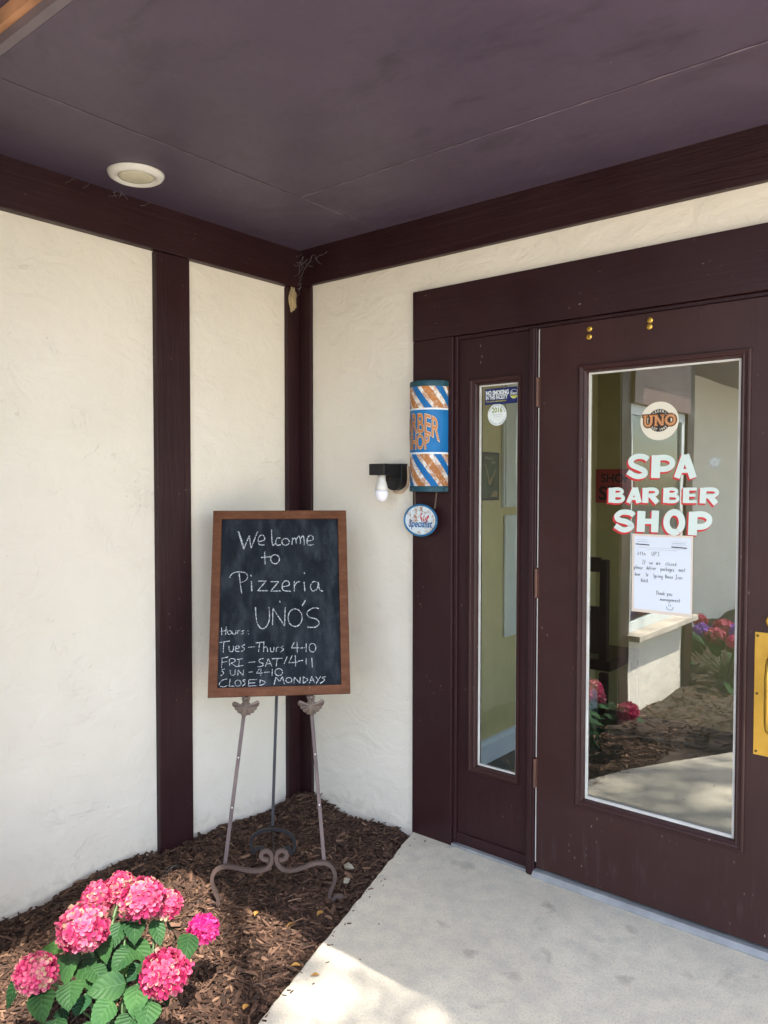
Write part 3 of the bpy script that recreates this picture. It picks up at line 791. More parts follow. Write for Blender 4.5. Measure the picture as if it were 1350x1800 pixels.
for P, wd, sm_ in UNO:
    P = [np.array(p_, float) for p_ in (smooth_pts(P, 2) if sm_ else P)]
    for a_, b_ in zip(P[:-1], P[1:]):
        L_ = np.linalg.norm(b_-a_); m_ = max(1, int(L_/4.5))
        if len(P) == 2 and abs(a_[1]-b_[1]) < 1: continue
        for k in range(m_):
            c2 = a_+(b_-a_)*(k+.5)/m_; disc(q, ucx+c2[0]*.00107, ucz+.002+c2[1]*.00107, YG-.0027, .0011, 8)
q.build('lamp_dots', M['cream'], us, bevel=-1)

YS = .036
ns = empty('no_smoking_sticker', 'navy no smoking sticker at the top of the sidelight glass', 'sticker')
q = MB(); q.box(.971, 1.1155, YS-.0008, YS-.0003, 1.728, 1.788); q.build('backing', M['navy'], ns)
q = MB()
put_text(q, 'NO SMOKING', .0225, onglass(.975, 1.764, YS-.0012), .0009, 'LEFT', .70); put_text(q, 'IN THIS FACILITY', .0205, onglass(.975, 1.7475, YS-.0012), .0007, 'LEFT', .60)
q.build('lettering', M['stwhite'], ns, bevel=-1)
q = MB(); put_text(q, 'Thank you for respecting this rule', .0085, onglass(.976, 1.7375, YS-.0012), 0, 'LEFT', .75); q.build('lettering', M['yellow'], ns, bevel=-1)
q = MB(); disc(q, 1.0975, 1.762, YS-.0012, .0172, 32, 0, .0158); put_text(q, 'Easy', .0145, onglass(1.0975, 1.760, YS-.0014), .0004); q.build('emblem', M['stwhite'], ns, bevel=-1)
q = MB(); q.add([(1.0975+.0155*math.cos(R(a)), YS-.0012, 1.762+.0155*math.sin(R(a))) for a in range(205, 336, 10)], [tuple(range(14))]); q.build('emblem', M['yellow'], ns, bevel=-1)
ys_ = empty('year_sticker', 'round white 2016 sticker below the no smoking sticker', 'sticker')
c_ = onB(874, 729, YS); yx, yz = c_[0], c_[2]
q = MB(); disc(q, yx, yz, YS-.0007, .041); q.build('disc', M['stwhite'], ys_, bevel=-1)
q = MB(); put_text(q, '2016', .027, onglass(yx, yz+.009, YS-.0012), .0006, xs=.85); q.build('lettering', M['olive'], ys_, bevel=-1)
q = MB(); arc_text(q, 'LICENSED IN GOOD STANDING', .0075, onglass(yx, yz, YS-.0012), .0335, 175, 5, 0, .0001) if False else None
for k in range(22):
    for (a0, a1) in ((165, 15), (200, 340)):
        a = R(a0+(a1-a0)*k/21)
        if rnd.random() < .85:
            ribbon(q, [(yx+.033*math.cos(a), yz+.033*math.sin(a)), (yx+.0375*math.cos(a+.02), yz+.0375*math.sin(a+.02))], .0022, lambda x, z: (x, YS-.0012, z))
ribbon(q, smooth_pts([(yx-.020, yz-.002), (yx-.016, yz+.005), (yx-.012, yz-.003), (yx-.004, yz+.001), (yx+.004, yz-.002), (yx+.012, yz+.001), (yx+.022, yz-.001)], 4), .0012, lambda x, z: (x, YS-.0012, z))
ribbon(q, [(yx-.016, yz-.008), (yx+.018, yz-.007)], .0008, lambda x, z: (x, YS-.0012, z))
q.build('lettering', M['greyink'], ys_, bevel=-1)

# handwriting strokes: x-height letters in a small unit box (0..1 wide, 0..1 x-height, ascender 1.8)
GL = {
 'a': [[(.8, .9), (.4, 1), (.1, .6), (.2, .1), (.6, .1), (.8, .6), (.8, .95), (.85, .0)]], 'b': [[(.1, 1.8), (.15, 0), (.7, .1), (.8, .7), (.4, .95), (.15, .6)]],
 'c': [[(.8, .85), (.4, 1), (.1, .5), (.35, 0), (.8, .1)]], 'd': [[(.75, .8), (.3, .95), (.1, .4), (.4, 0), (.75, .3)], [(.78, 1.8), (.8, 0)]],
 'e': [[(.1, .5), (.8, .6), (.6, 1), (.25, .95), (.1, .45), (.35, 0), (.8, .1)]], 'f': [[(.8, 1.6), (.5, 1.8), (.35, 1.4), (.3, -.2)], [(.05, .9), (.7, .95)]],
 'g': [[(.8, .9), (.3, 1), (.1, .5), (.4, .1), (.8, .5)], [(.8, .95), (.8, -.5), (.4, -.7), (.1, -.4)]], 'h': [[(.1, 1.8), (.12, 0)], [(.12, .6), (.5, 1), (.8, .7), (.8, 0)]],
 'i': [[(.3, 1), (.35, 0)], [(.3, 1.4), (.34, 1.5)]], 'k': [[(.1, 1.8), (.12, 0)], [(.7, .95), (.15, .45), (.75, 0)]], 'l': [[(.3, 1.8), (.35, 0)]],
 'm': [[(.05, 1), (.08, 0)], [(.08, .6), (.3, 1), (.45, .7), (.45, 0)], [(.45, .6), (.7, 1), (.88, .7), (.9, 0)]], 'n': [[(.1, 1), (.12, 0)], [(.12, .6), (.5, 1), (.8, .7), (.8, 0)]],
 'o': [[(.5, 1), (.1, .6), (.3, 0), (.75, .2), (.8, .7), (.5, 1)]], 'p': [[(.1, 1), (.15, -.7)], [(.12, .8), (.6, 1), (.8, .5), (.5, .05), (.15, .2)]],
 'r': [[(.15, 1), (.2, 0)], [(.2, .6), (.5, .95), (.8, .9)]], 's': [[(.75, .9), (.3, 1), (.3, .6), (.75, .4), (.6, 0), (.1, .05)]], 't': [[(.4, 1.7), (.42, 0), (.7, .05)], [(.05, 1.1), (.8, 1.1)]],
 'u': [[(.1, 1), (.15, .2), (.5, 0), (.8, .4)], [(.8, 1), (.85, 0)]], 'v': [[(.1, 1), (.4, 0), (.8, 1)]], 'w': [[(.05, 1), (.25, 0), (.5, .8), (.7, 0), (.95, 1)]],
 'x': [[(.1, 1), (.8, 0)], [(.8, 1), (.1, 0)]], 'y': [[(.1, 1), (.45, .2)], [(.8, 1), (.3, -.7)]], '.': [[(.2, .05), (.3, .05)]],
 'A': [[(.05, 0), (.5, 1.8), (.9, 0)], [(.2, .7), (.8, .7)]], 'U': [[(.1, 1.8), (.15, .3), (.5, 0), (.8, .4), (.8, 1.8)]], 'P': [[(.1, 1.8), (.15, 0)], [(.1, 1.7), (.7, 1.7), (.8, 1.2), (.15, .9)]],
 'S': [[(.8, 1.6), (.4, 1.8), (.15, 1.4), (.7, .8), (.7, .2), (.1, .1)]], 'I': [[(.1, 1.8), (.8, 1.8)], [(.45, 1.8), (.45, 0)], [(.05, 0), (.85, 0)]], 'H': [[(.1, 1.8), (.12, 0)], [(.8, 1.8), (.8, 0)], [(.1, .9), (.8, .9)]],
 'T': [[(.0, 1.7), (.95, 1.8)], [(.45, 1.8), (.45, 0)]]}
def handwrite(mb, text, x0, z0, width, xh, fn, wd):
    n = sum(.55 if c == ' ' else (.6 if c in 'il.' else (1.35 if c in 'mw' else 1.0)) for c in text); u_ = width/n; x = x0
    for c in text:
        adv = .55 if c == ' ' else (.6 if c in 'il.' else (1.35 if c in 'mw' else 1.0))
        for stt in GL.get(c, []):
            ribbon(mb, [(x+p_[0]*u_*.82*adv+(p_[1]*u_*.06), z0+p_[1]*xh+(rnd.random()-.5)*xh*.08) for p_ in stt], wd, fn, 0, .3)
        x += adv*u_
nt_ = empty('paper_notice', 'white handwritten paper notice taped below the painted word SHOP', 'notice')
nc = [onB(*a, YG) for a in ((1112, 940), (1219, 945), (1217, 1084), (1112, 1076))]
nx0, nx1, nz1, nz0 = nc[0][0], nc[1][0], 1.262, 1.003
q = MB(); q.box(nx0, nx1, YG-.0030, YG-.0022, nz0, nz1); q.build('laminate', M['paperedge'], nt_)
q = MB(); q.box(nx0+.008, nx1-.006, YG-.0036, YG-.00305, nz0+.010, nz1-.007); q.build('sheet', M['paper'], nt_)
fz = lambda x, z: (x, YG-.0041, z)
WN, HN = nx1-nx0, nz1-nz0
def nx(zx): return nx0+WN*(zx-195)/(1160-195)
def nz(zy): return nz1-HN*(zy-90)/(1330-90)
hw = lambda s, a, b_, y, xh: handwrite(q, s, nx(a), nz(y), nx(b_)-nx(a), xh, fz, .0013)
q = MB(); hw('Attn', 285, 425, 425, .0072); hw('UPS', 515, 655, 425, .0078); q.build('handwriting', M['ink'], nt_, bevel=-1)
q = MB(); hw('If', 365, 430, 560, .0072); hw('we', 478, 545, 563, .0072); hw('are', 590, 665, 563, .0075); hw('closed', 740, 915, 563, .0068); q.build('handwriting', M['ink'], nt_, bevel=-1)
q = MB(); hw('please', 235, 380, 648, .0072); hw('deliver', 435, 598, 645, .0065); hw('packages', 665, 885, 650, .0072); hw('next', 948, 1055, 645, .0068); q.build('handwriting', M['ink'], nt_, bevel=-1)
q = MB(); hw('door', 245, 345, 755, .0068); hw('to', 425, 470, 755, .0072); hw('Spring', 545, 705, 765, .0072); hw('House', 738, 865, 762, .0068); hw('Inn', 895, 1015, 765, .0075); q.build('handwriting', M['ink'], nt_, bevel=-1)
q = MB(); hw('Hotel.', 350, 480, 850, .0068); q.build('handwriting', M['ink'], nt_, bevel=-1)
q = MB(); hw('Thank', 595, 745, 1030, .0072); hw('you', 765, 857, 1030, .0075); q.build('handwriting', M['ink'], nt_, bevel=-1)
q = MB(); hw('management', 662, 985, 1120, .0066); q.build('handwriting', M['ink'], nt_, bevel=-1)
q = MB()
ribbon(q, [(nx(a), nz(b_)) for a, b_ in smooth_pts([(768, 1200), (775, 1235), (820, 1250), (860, 1238), (868, 1200)], 4)], .0014, fz)
ribbon(q, [(nx(800), nz(1165)), (nx(802), nz(1195))], .0013, fz); ribbon(q, [(nx(825), nz(1165)), (nx(827), nz(1195))], .0013, fz)
q.build('smile', M['ink'], nt_, bevel=-1)
q = MB()
for (a, b_, y, wd) in ((255, 480, 250, .0035), (830, 1070, 272, .0035)): ribbon(q, [(nx(a), nz(y)), (nx(b_), nz(y+8))], wd, fz)
q.build('letterhead', M['ink'], nt_, bevel=-1)
q = MB()
for (a, b_, y, wd) in ((285, 445, 180, .0016), (280, 465, 212, .0016), (840, 1050, 215, .002), (830, 1075, 190, .0006), (830, 1075, 240, .0006), (300, 1060, 300, .0006), (420, 905, 328, .0011)):
    x = a
    while x < b_:
        l_ = rnd.uniform(8, 26) if wd > .0008 else b_-a
        ribbon(q, [(nx(x), nz(y)), (nx(min(b_, x+l_)), nz(y))], wd*rnd.uniform(.7, 1.2), fz); x += l_+rnd.uniform(4, 8)
q.build('letterhead', M['greyink'], nt_, bevel=-1)

# star shaped chip in the door glass
q = MB(); c_ = onB(1257, 812, YG)
for k in range(46):
    a = 2*math.pi*k/46+rnd.uniform(-.05, .05); r0 = rnd.uniform(.004, .010); r1 = rnd.uniform(.014, .029)
    ribbon(q, [(c_[0]+r0*math.cos(a), c_[2]+r0*math.sin(a)), (c_[0]+r1*math.cos(a+.1), c_[2]+r1*math.sin(a+.1))], [.0016, .0004], lambda x, z: (x, YG-.0005-(k % 4)*.0001, z))
disc(q, c_[0], c_[2], YG-.0010, .006, 16, 0, .003)
q.build('glass_chip', simple('crushed_glass', (.34, .37, .36), .5, 0, .2, 60, 0), door, bevel=-1)

# ------------------------------------------------------------------ wall lamp
wl = empty('wall_lamp', 'black wall lamp with one bare white bulb beside the barber sign', 'wall lamp')
q = MB(); bp = [(.522, 1.511), (.614, 1.511), (.614, 1.452)]+[(.568+.046*math.cos(R(a)), 1.448+.046*math.sin(R(a))) for a in range(0, -181, -15)]+[(.522, 1.452)]
q.prism(bp, 'y', -.024, SB); q.build('back_plate', M['black'], wl, bevel=.002)
q = MB(); q.box(.528, .608, -.128, -.0245, 1.463, 1.509); q.build('arm', M['black'], wl, bevel=.003)
q = MB(); q.lathe([(.0, 1.467), (.0165, 1.467), (.0165, 1.44), (.019, 1.437), (.024, 1.418), (.026, 1.402), (.0, 1.402)], (.562, -.088, 0), (0, 0, 1), 28); q.build('bulb_base', M['white'], wl, smooth=True)
q = MB(); q.lathe([(.0262, 1.402), (.0275, 1.392), (.0262, 1.378), (.021, 1.366), (.012, 1.358), (0, 1.356)], (.562, -.088, 0), (0, 0, 1), 28); q.build('bulb', M['bulbglass'], wl, smooth=True)
q = MB(); q.lathe([(.004, 0), (.003, .002), (0, .0024)], (.556, -.0243, 1.452), (0, -1, 0), 12); q.build('screw', M['brass_dark'], wl)
q = MB(); P = [(.618, SB-.002, 1.50), (.622, SB-.004, 1.46), (.617, SB-.004, 1.425), (.595, SB-.004, 1.398), (.568, SB-.004, 1.392), (.545, SB-.004, 1.40)]
q.tube(smooth_pts(P, 6), .006, 6); q.build('caulk', M['foam'], wl)

# ------------------------------------------------------------------ barber sign (half cylinder tin) and oval sign
bs = empty('barber_sign', 'weathered half-round blue barber sign with rusty stripes on the door trim', 'sign')
BX, BR, BZ0, BZ1 = .743, .083, 1.398, 1.828
def tin_mat():
    m, t, b = mat('tin_sign'); uv = N(t, 'UVMap'); sep = N(t, 'SeparateXYZ'); t.links.new(uv.outputs[0], sep.inputs[0])
    u_, v_ = sep.outputs[0], sep.outputs[1]
    ph = mth(t, 'FRACT', mth(t, 'DIVIDE', mth(t, 'ADD', mth(t, 'ADD', u_, mth(t, 'MULTIPLY', noise(t, coords(t), 45, 5, .7), .006)), mth(t, 'MULTIPLY', v_, .78)), .105))
    rust = noise(t, coords(t), 30, 8, .75, .3); rust2 = noise(t, coords(t), 75, 6, .7)
    stripes = ramp(t, ph, [(0, (.009, .125, .34)), (.235, (.70, .70, .66)), (.40, (.43, .17, .05)), (.72, (.70, .70, .66)), (.94, (.009, .125, .34))], 'CONSTANT')
    isw = ramp(t, ph, [(0, (0, 0, 0)), (.235, (1, 1, 1)), (.94, (0, 0, 0))], 'CONSTANT')
    rm_ = mth(t, 'MULTIPLY', ramp(t, rust, [(.43, (0, 0, 0)), (.55, (1, 1, 1))]), isw)
    c1 = mixc(t, mth(t, 'MULTIPLY', rm_, .85), stripes, (.34, .13, .04))
    w2 = mth(t, 'MULTIPLY', ramp(t, rust2, [(.55, (0, 0, 0)), (.62, (1, 1, 1))]), isw)
    c1 = mixc(t, mth(t, 'MULTIPLY', w2, .6), c1, (.62, .58, .50))
    band = ramp(t, mth(t, 'DIVIDE', v_, .43), [(0, (0, 0, 0)), (.338, (1, 1, 1)), (.352, (.5, .5, .5)), (.738, (1, 1, 1)), (.752, (0, 0, 0))], 'CONSTANT')
    isl = mth(t, 'GREATER_THAN', band, .8); isb = mth(t, 'MULTIPLY', mth(t, 'GREATER_THAN', band, .4), mth(t, 'LESS_THAN', band, .8))
    blue = ramp(t, noise(t, coords(t), 18, 5), [(.3, (.007, .125, .34)), (.7, (.013, .165, .42))])
    c2 = mixc(t, isb, c1, blue); c3 = mixc(t, isl, c2, (.70, .72, .72))
    rim = mth(t, 'ADD', mth(t, 'LESS_THAN', v_, .022), mth(t, 'GREATER_THAN', v_, .408))
    rimc = ramp(t, noise(t, coords(t), 50, 6, .7), [(.35, (.010, .045, .065)), (.6, (.02, .075, .10)), (.72, (.14, .15, .13))])
    c4 = mixc(t, rim, c3, rimc)
    t.links.new(c4, b.inputs['Base Color']); b.inputs['Roughness'].default_value = .5; b.inputs['Specular IOR Level'].default_value = .25
    bump(t, b, rust2, .12, .002); return m
q = MB(); n = 40; q.uv = []
zz = [0, .006, .022, .024, .215, .406, .408, .424, .43]; bul = [.0, .0015, .0015, 0, 0, 0, .0015, .0015, 0]
for (z, e) in zip(zz, bul):
    for k in range(n+1):
        a = math.pi+math.pi*k/n; r_ = BR+e
        q.v.append((BX+r_*math.cos(a), r_*math.sin(a), BZ0+z)); q.uv.append((BR*math.pi*k/n, z))
q.f = [(i*(n+1)+k, i*(n+1)+k+1, (i+1)*(n+1)+k+1, (i+1)*(n+1)+k) for i in range(len(zz)-1) for k in range(n)]; q.mi = [0]*len(q.f)
q.build('tin_panel', tin_mat(), bs, smooth=True)
for z in (BZ0+.004, BZ1-.004):
    q = MB(); q.add([(BX+(BR-.001)*math.cos(math.pi+math.pi*k/24), (BR-.001)*math.sin(math.pi+math.pi*k/24), z) for k in range(25)], [tuple(range(25))])
    q.build('end_cap', M['posterdk'], bs, bevel=-1)
def cyl(e):   # arc length from the front centre -> world
    return lambda a, b_: (BX+(BR+e)*math.sin(a/BR), -(BR+e)*math.cos(a/BR), BZ0+b_)
def barber(mb, bold, e):
    v, f = text_data('BARBER', .105, bold, 'CENTER', .50)
    fn = cyl(e); mb.add([fn(a*1.03-.010, .229+b_*(1.0+.9*abs(a)/.1*.12)-5.0*(max(0, abs(a)-.01))**2) for a, b_ in v], f)
    v, f = text_data('SHOP', .080, bold, 'CENTER', .50); mb.add([fn(a-.004, .166+b_) for a, b_ in v], f)
for (bo, e, mm) in ((.0044, .0012, M['logobrown']), (.0030, .0017, M['cream']), (.0012, .0022, M['orange'])):
    q = MB(); barber(q, bo, e); q.build('lettering', mm, bs, bevel=-1)

ov = empty('oval_sign', 'small rusty oval specialist sign hanging below the barber sign', 'sign')
def oval_mat():
    m, t, b = mat('oval_face'); v = coords(t); r1 = noise(t, v, 38, 8, .75, .4)
    c = mixc(t, ramp(t, r1, [(.50, (0, 0, 0)), (.60, (1, 1, 1))]), (.62, .70, .72), (.36, .16, .07))
    c = mixc(t, ramp(t, noise(t, v, 70, 5), [(.58, (0, 0, 0)), (.64, (1, 1, 1))]), c, (.70, .72, .70))
    t.links.new(c, b.inputs['Base Color']); b.inputs['Roughness'].default_value = .5; return m
ox, oz, orx, orz, oy = .716, 1.284, .079, .061, -.030
q = MB(); nn = 48
q.add([(ox+orx*math.cos(2*math.pi*k/nn), oy-.003, oz+orz*math.sin(2*math.pi*k/nn)) for k in range(nn)]+[(ox+orx*math.cos(2*math.pi*k/nn), oy, oz+orz*math.sin(2*math.pi*k/nn)) for k in range(nn)],
      [tuple(range(nn)), tuple(range(nn, 2*nn))[::-1]]+[(k, (k+1) % nn, nn+(k+1) % nn, nn+k) for k in range(nn)])
q.build('face', oval_mat(), ov)
q = MB(); q.tube([(ox+orx*math.cos(2*math.pi*k/nn), oy-.0025, oz+orz*math.sin(2*math.pi*k/nn)) for k in range(nn+1)], .0045, 8)
q.build('rim', simple('oval_rim', (.018, .13, .27), .4, 0, .2), ov, smooth=True)
def slant(cx, cz, y, sh=.22): return lambda a, b_: (cx+a+b_*sh, y, cz+b_)
q = MB(); put_text(q, 'Specialist', .040, slant(ox-.001, oz-.027, oy-.0042), .0010, xs=.78); q.build('lettering', simple('oval_blue', (.03, .12, .30), .5, 0, .2), ov, bevel=-1)
q = MB(); put_text(q, 'ASK', .030, slant(ox+.016, oz+.008, oy-.0042, .1), .0012, xs=1.0) if False else None
for k in range(9):
    x, z = ox+rnd.uniform(.0, .05), oz+rnd.uniform(.006, .028)
    ribbon(q, [(x, z), (x+rnd.uniform(-.006, .009), z-rnd.uniform(.006, .014))], rnd.uniform(.003, .006), lambda a, b_: (a, oy-.0040-k*.0001, b_))
q.build('paint_remnant', M['lettred'], ov, bevel=-1)
def chainlinks(mb, a, b_, n, r_=.0042, wr=.0010):
    a = np.array(a); b_ = np.array(b_); d = (b_-a)/n
    dn = d/np.linalg.norm(d); e1 = np.cross(dn, [0, 1, 0.01]); e1 /= np.linalg.norm(e1); e2 = np.cross(dn, e1)
    for i in range(n):
        c0 = a+d*(i+.5); s_ = e1 if i % 2 else e2
        mb.tube([c0+dn*np.linalg.norm(d)*.72*math.cos(2*math.pi*k/10)+s_*r_*.5*math.sin(2*math.pi*k/10) for k in range(11)], wr, 5, cap=False)
for px in (729, 768):
    c_ = onB(px, 870, -.03); q = MB(); chainlinks(q, (c_[0], oy-.001, 1.402), (c_[0]+(ox-c_[0])*.12, oy-.001, oz+orz*.78), 11, .005, .0012); q.build('chain', M['chain'], ov)

# ------------------------------------------------------------------ soffit light
dl = empty('soffit_light', 'round white ceiling light set flush in the brown soffit', 'ceiling light')
lx, ly = .212, -.975
q = MB(); q.lathe([(.094, zs), (.094, zs-.003), (.088, zs-.012), (.078, zs-.018), (.070, zs-.018), (.064, zs-.012)], (lx, ly, 0), (0, 0, 1), 48); q.build('trim_ring', M['white'], dl, smooth=True)
q = MB(); q.lathe([(.0638, zs-.011), (.045, zs-.015), (0, zs-.017)], (lx, ly, 0), (0, 0, 1), 48); q.build('lens', M['lens'], dl, smooth=True)

# ------------------------------------------------------------------ mud nest and webs
c_ = onA(515, 526, 0.0); q = MB()
bm = bmesh.new(); bmesh.ops.create_icosphere(bm, subdivisions=4, radius=1)
from mathutils import noise as mn
for v_ in bm.verts:
    d_ = 1+.38*mn.noise(v_.co*2.2)+.18*mn.noise(v_.co*6.0)
    v_.co = Vector((v_.co.x*.012*d_, v_.co.y*.019*d_, v_.co.z*.052*d_))
me = bpy.data.meshes.new('mud_nest'); bm.to_mesh(me); bm.free(); me.materials.append(M['mud'])
o = bpy.data.objects.new('mud_nest', me); col.objects.link(o); o.location = (.004, c_[1]-.006, c_[2]-.004)
tag(o, 'dried mud wasp nest stuck high on the corner post', 'wasp nest')
q = MB()
def strand(a, b_, sag, n=6, r_=.0005):
    a = np.array(a); b_ = np.array(b_); q.tube([a+(b_-a)*k/n+np.array([rnd.gauss(0, .002), rnd.gauss(0, .002), -sag*4*(k/n)*(1-k/n)]) for k in range(n+1)], r_, 4)
for k in range(12):
    z0 = rnd.uniform(2.33, 2.475); z1 = z0-rnd.uniform(.01, .07)
    strand((.014+rnd.uniform(0, .03), -.008-rnd.uniform(.0, .006), z0), (.0135, -.012-rnd.uniform(0, .035), z1), rnd.uniform(.008, .022), 8, rnd.uniform(.00018, .0004))
for k in range(7):
    x = rnd.uniform(.02, .16); strand((x, -.0095, 2.40+rnd.uniform(-.02, .075)), (x+rnd.uniform(.02, .06), -.0095, 2.41+rnd.uniform(-.02, .065)), .004, 5, .0005)
for k in range(8):
    y = rnd.uniform(-1.12, -.72); strand((.0135, y, 2.475-rnd.uniform(0, .02)), (.02+rnd.uniform(0, .03), y+rnd.gauss(0, .04), 2.4785), .002, 4, rnd.uniform(.0002, .0004))
tag(q.build('cobweb', M['web']), 'wispy grey cobwebs in the corner under the soffit', 'cobweb', kind='stuff')

# ------------------------------------------------------------------ easel and chalkboard
TH, KL = R(46), .36
EO = np.array([.62, -.727, 0.0]); EU = np.array([math.cos(TH), math.sin(TH), 0]); EV = np.array([-math.sin(TH), math.cos(TH), 0])
EW = (EV*KL+np.array([0, 0, 1]))/math.hypot(1, KL)          # up along the leaning plane
EN = np.cross(EU, EW)                                       # towards the viewer
if EN @ (CAM-EO) < 0: EN = -EN
def BP(a, s, d=0.0): return EO+EU*a+EW*s+EN*d               # board coordinates
def onBoard(x, y, d=0.0):
    p_ = onP(x, y, EO+EN*d, EN); return p_
cb = empty('chalkboard', 'black chalkboard in a brown wood frame with handwritten welcome and hours', 'chalkboard')
a0, a1, s0, s1 = -.247, .275, .687, 1.404; fw = .034
q = MB()
def bbox(mb, aa, ab, sa, sb, da, db):
    v = [BP(a, s_, d) for d in (da, db) for s_ in (sa, sb) for a in (aa, ab)]
    mb.add(v, [(0, 2, 3, 1), (4, 5, 7, 6), (0, 1, 5, 4), (2, 6, 7, 3), (0, 4, 6, 2), (1, 3, 7, 5)])
def mitre(mb, pts_o, pts_i, d0, d1):
    for k in range(4):
        A, B, Ci, Di = pts_o[k], pts_o[(k+1) % 4], pts_i[(k+1) % 4], pts_i[k]
        v = [BP(*x_, d) for d in (d0, d1) for x_ in (A, B, Ci, Di)]
        mb.add(v, [(3, 2, 1, 0), (4, 5, 6, 7), (0, 1, 5, 4), (2, 3, 7, 6)])
po_ = [(a0, s0), (a1, s0), (a1, s1), (a0, s1)]; pi_ = [(a0+fw, s0+fw), (a1-fw, s0+fw), (a1-fw, s1-fw), (a0+fw, s1-fw)]
mitre(q, po_, pi_, -.014, .006)
def frame_mat():
    m, t, b = mat('frame_wood'); v = coords(t)
    c = ramp(t, noise(t, coords(t, (9, 9, 30)), 1.5, 6, .6), [(.25, (.080, .029, .013)), (.55, (.125, .048, .022)), (.8, (.17, .072, .036))])
    c = mixc(t, mth(t, 'MULTIPLY', ramp(t, noise(t, v, 60, 5, .7), [(.62, (0, 0, 0)), (.72, (1, 1, 1))]), .4), c, (.32, .21, .15))
    t.links.new(c, b.inputs['Base Color']); b.inputs['Roughness'].default_value = .55; bump(t, b, noise(t, coords(t, (20, 20, 90)), 1, 5), .2, .002); b.inputs['Specular IOR Level'].default_value = .12; return m
q.build('frame', frame_mat(), cb, bevel=.0025)
def slate_mat():
    m, t, b = mat('slate'); v = coords(t)
    sm_ = noise(t, v, 7, 6, .65, .6); st_ = noise(t, coords(t, (16, 16, 3)), 1.6, 6, .6)
    c = ramp(t, sm_, [(.3, (.007, .009, .012)), (.75, (.019, .023, .029))])
    c = mixc(t, mth(t, 'MULTIPLY', ramp(t, st_, [(.46, (0, 0, 0)), (.8, (1, 1, 1))]), .13), c, (.25, .28, .31))
    c = mixc(t, mth(t, 'MULTIPLY', ramp(t, noise(t, v, 90, 5, .7), [(.6, (0, 0, 0)), (.8, (1, 1, 1))]), .10), c, (.35, .38, .40))
    t.links.new(c, b.inputs['Base Color']); b.inputs['Roughness'].default_value = .8; b.inputs['Specular IOR Level'].default_value = .10; return m
q = MB(); bbox(q, a0+fw-.002, a1-fw+.002, s0+fw-.002, s1-fw+.002, -.010, -.0035); q.build('slate', slate_mat(), cb)
CH = []
def ck(*pts): CH.append([np.array(p_, float) for p_ in pts])
def cs(*pts): CH.append(smooth_pts(pts, 4))
def ce(cx, cy, rx, ry): CH.append([np.array(p_) for p_ in ell(cx, cy, rx, ry, 18, -70)])
ck((297, 248), (332, 355)); ck((332, 355), (365, 275)); ck((365, 275), (375, 350)); ck((375, 350), (415, 250)); ck((303, 250), (336, 352))
cs((418, 312), (455, 300), (450, 275), (430, 275), (418, 300), (425, 328), (455, 330)); cs((497, 240), (500, 310), (506, 332), (522, 320))
cs((550, 290), (530, 290), (522, 312), (530, 332), (552, 328)); ce(580, 312, 22, 20)
cs((618, 330), (622, 285)); cs((622, 300), (638, 290), (645, 325)); cs((643, 300), (658, 278), (668, 295), (668, 325)); cs((668, 295), (684, 276), (690, 300), (692, 332))
cs((705, 308), (742, 300), (740, 278), (722, 275), (708, 300), (714, 330), (748, 328))
cs((457, 368), (457, 410), (460, 445)); ck((435, 405), (492, 400)); ce(518, 415, 26, 27)
cs((305, 500), (312, 560), (320, 618)); cs((248, 525), (265, 500), (300, 490), (340, 495), (355, 515), (345, 540), (312, 555))
ck((378, 545), (380, 605)); ck((374, 508), (377, 518)); ck((415, 545), (465, 545), (415, 602), (478, 602)); ck((492, 548), (540, 548), (492, 605), (552, 603))
cs((562, 578), (600, 570), (598, 548), (575, 545), (560, 570), (568, 600), (612, 605)); ck((632, 545), (632, 605)); cs((632, 575), (648, 552), (668, 548))
ck((690, 550), (695, 605)); ck((690, 492), (694, 502)); cs((770, 552), (745, 548), (728, 575), (740, 603), (768, 590), (775, 552)); cs((775, 552), (782, 595), (803, 605))
ck((545, 660), (548, 672)); cs((402, 700), (405, 750), (415, 800), (440, 828), (470, 810), (485, 765), (482, 700)); ck((503, 808), (505, 705)); ck((505, 705), (575, 812)); ck((575, 812), (578, 700))
ce(637, 762, 42, 53); ck((700, 657), (680, 692)); ck((697, 660), (679, 690)); cs((778, 708), (745, 704), (708, 730), (720, 758), (762, 770), (780, 795), (757, 818), (710, 818))
ck((200, 820), (202, 865)); ck((228, 815), (225, 862)); ck((195, 845), (235, 835)); ce(248, 850, 12, 11); cs((265, 840), (267, 858), (283, 858), (286, 838)); ck((286, 838), (288, 860)); cs((296, 860), (298, 840), (312, 838)); cs((336, 838), (320, 842), (332, 852), (318, 860)); ck((356, 840), (360, 841)); ck((358, 858), (363, 859))
ck((188, 910), (250, 900)); ck((214, 906), (210, 968)); cs((245, 930), (248, 960), (268, 960), (272, 928)); cs((282, 947), (305, 940), (298, 928), (284, 938), (284, 960), (306, 962)); cs((340, 922), (320, 930), (338, 948), (316, 964)); ck((358, 938), (400, 934))
ck((402, 912), (455, 906)); ck((427, 910), (420, 965)); ck((452, 906), (450, 965)); cs((450, 942), (468, 935), (475, 965)); cs((490, 938), (493, 962), (508, 962), (512, 935)); cs((525, 965), (527, 942), (542, 936)); cs((570, 930), (553, 938), (568, 950), (550, 966))
ck((632, 908), (615, 942), (660, 940)); ck((648, 908), (650, 970)); ck((665, 942), (695, 940)); ck((703, 912), (702, 965)); ce(740, 940, 20, 26)
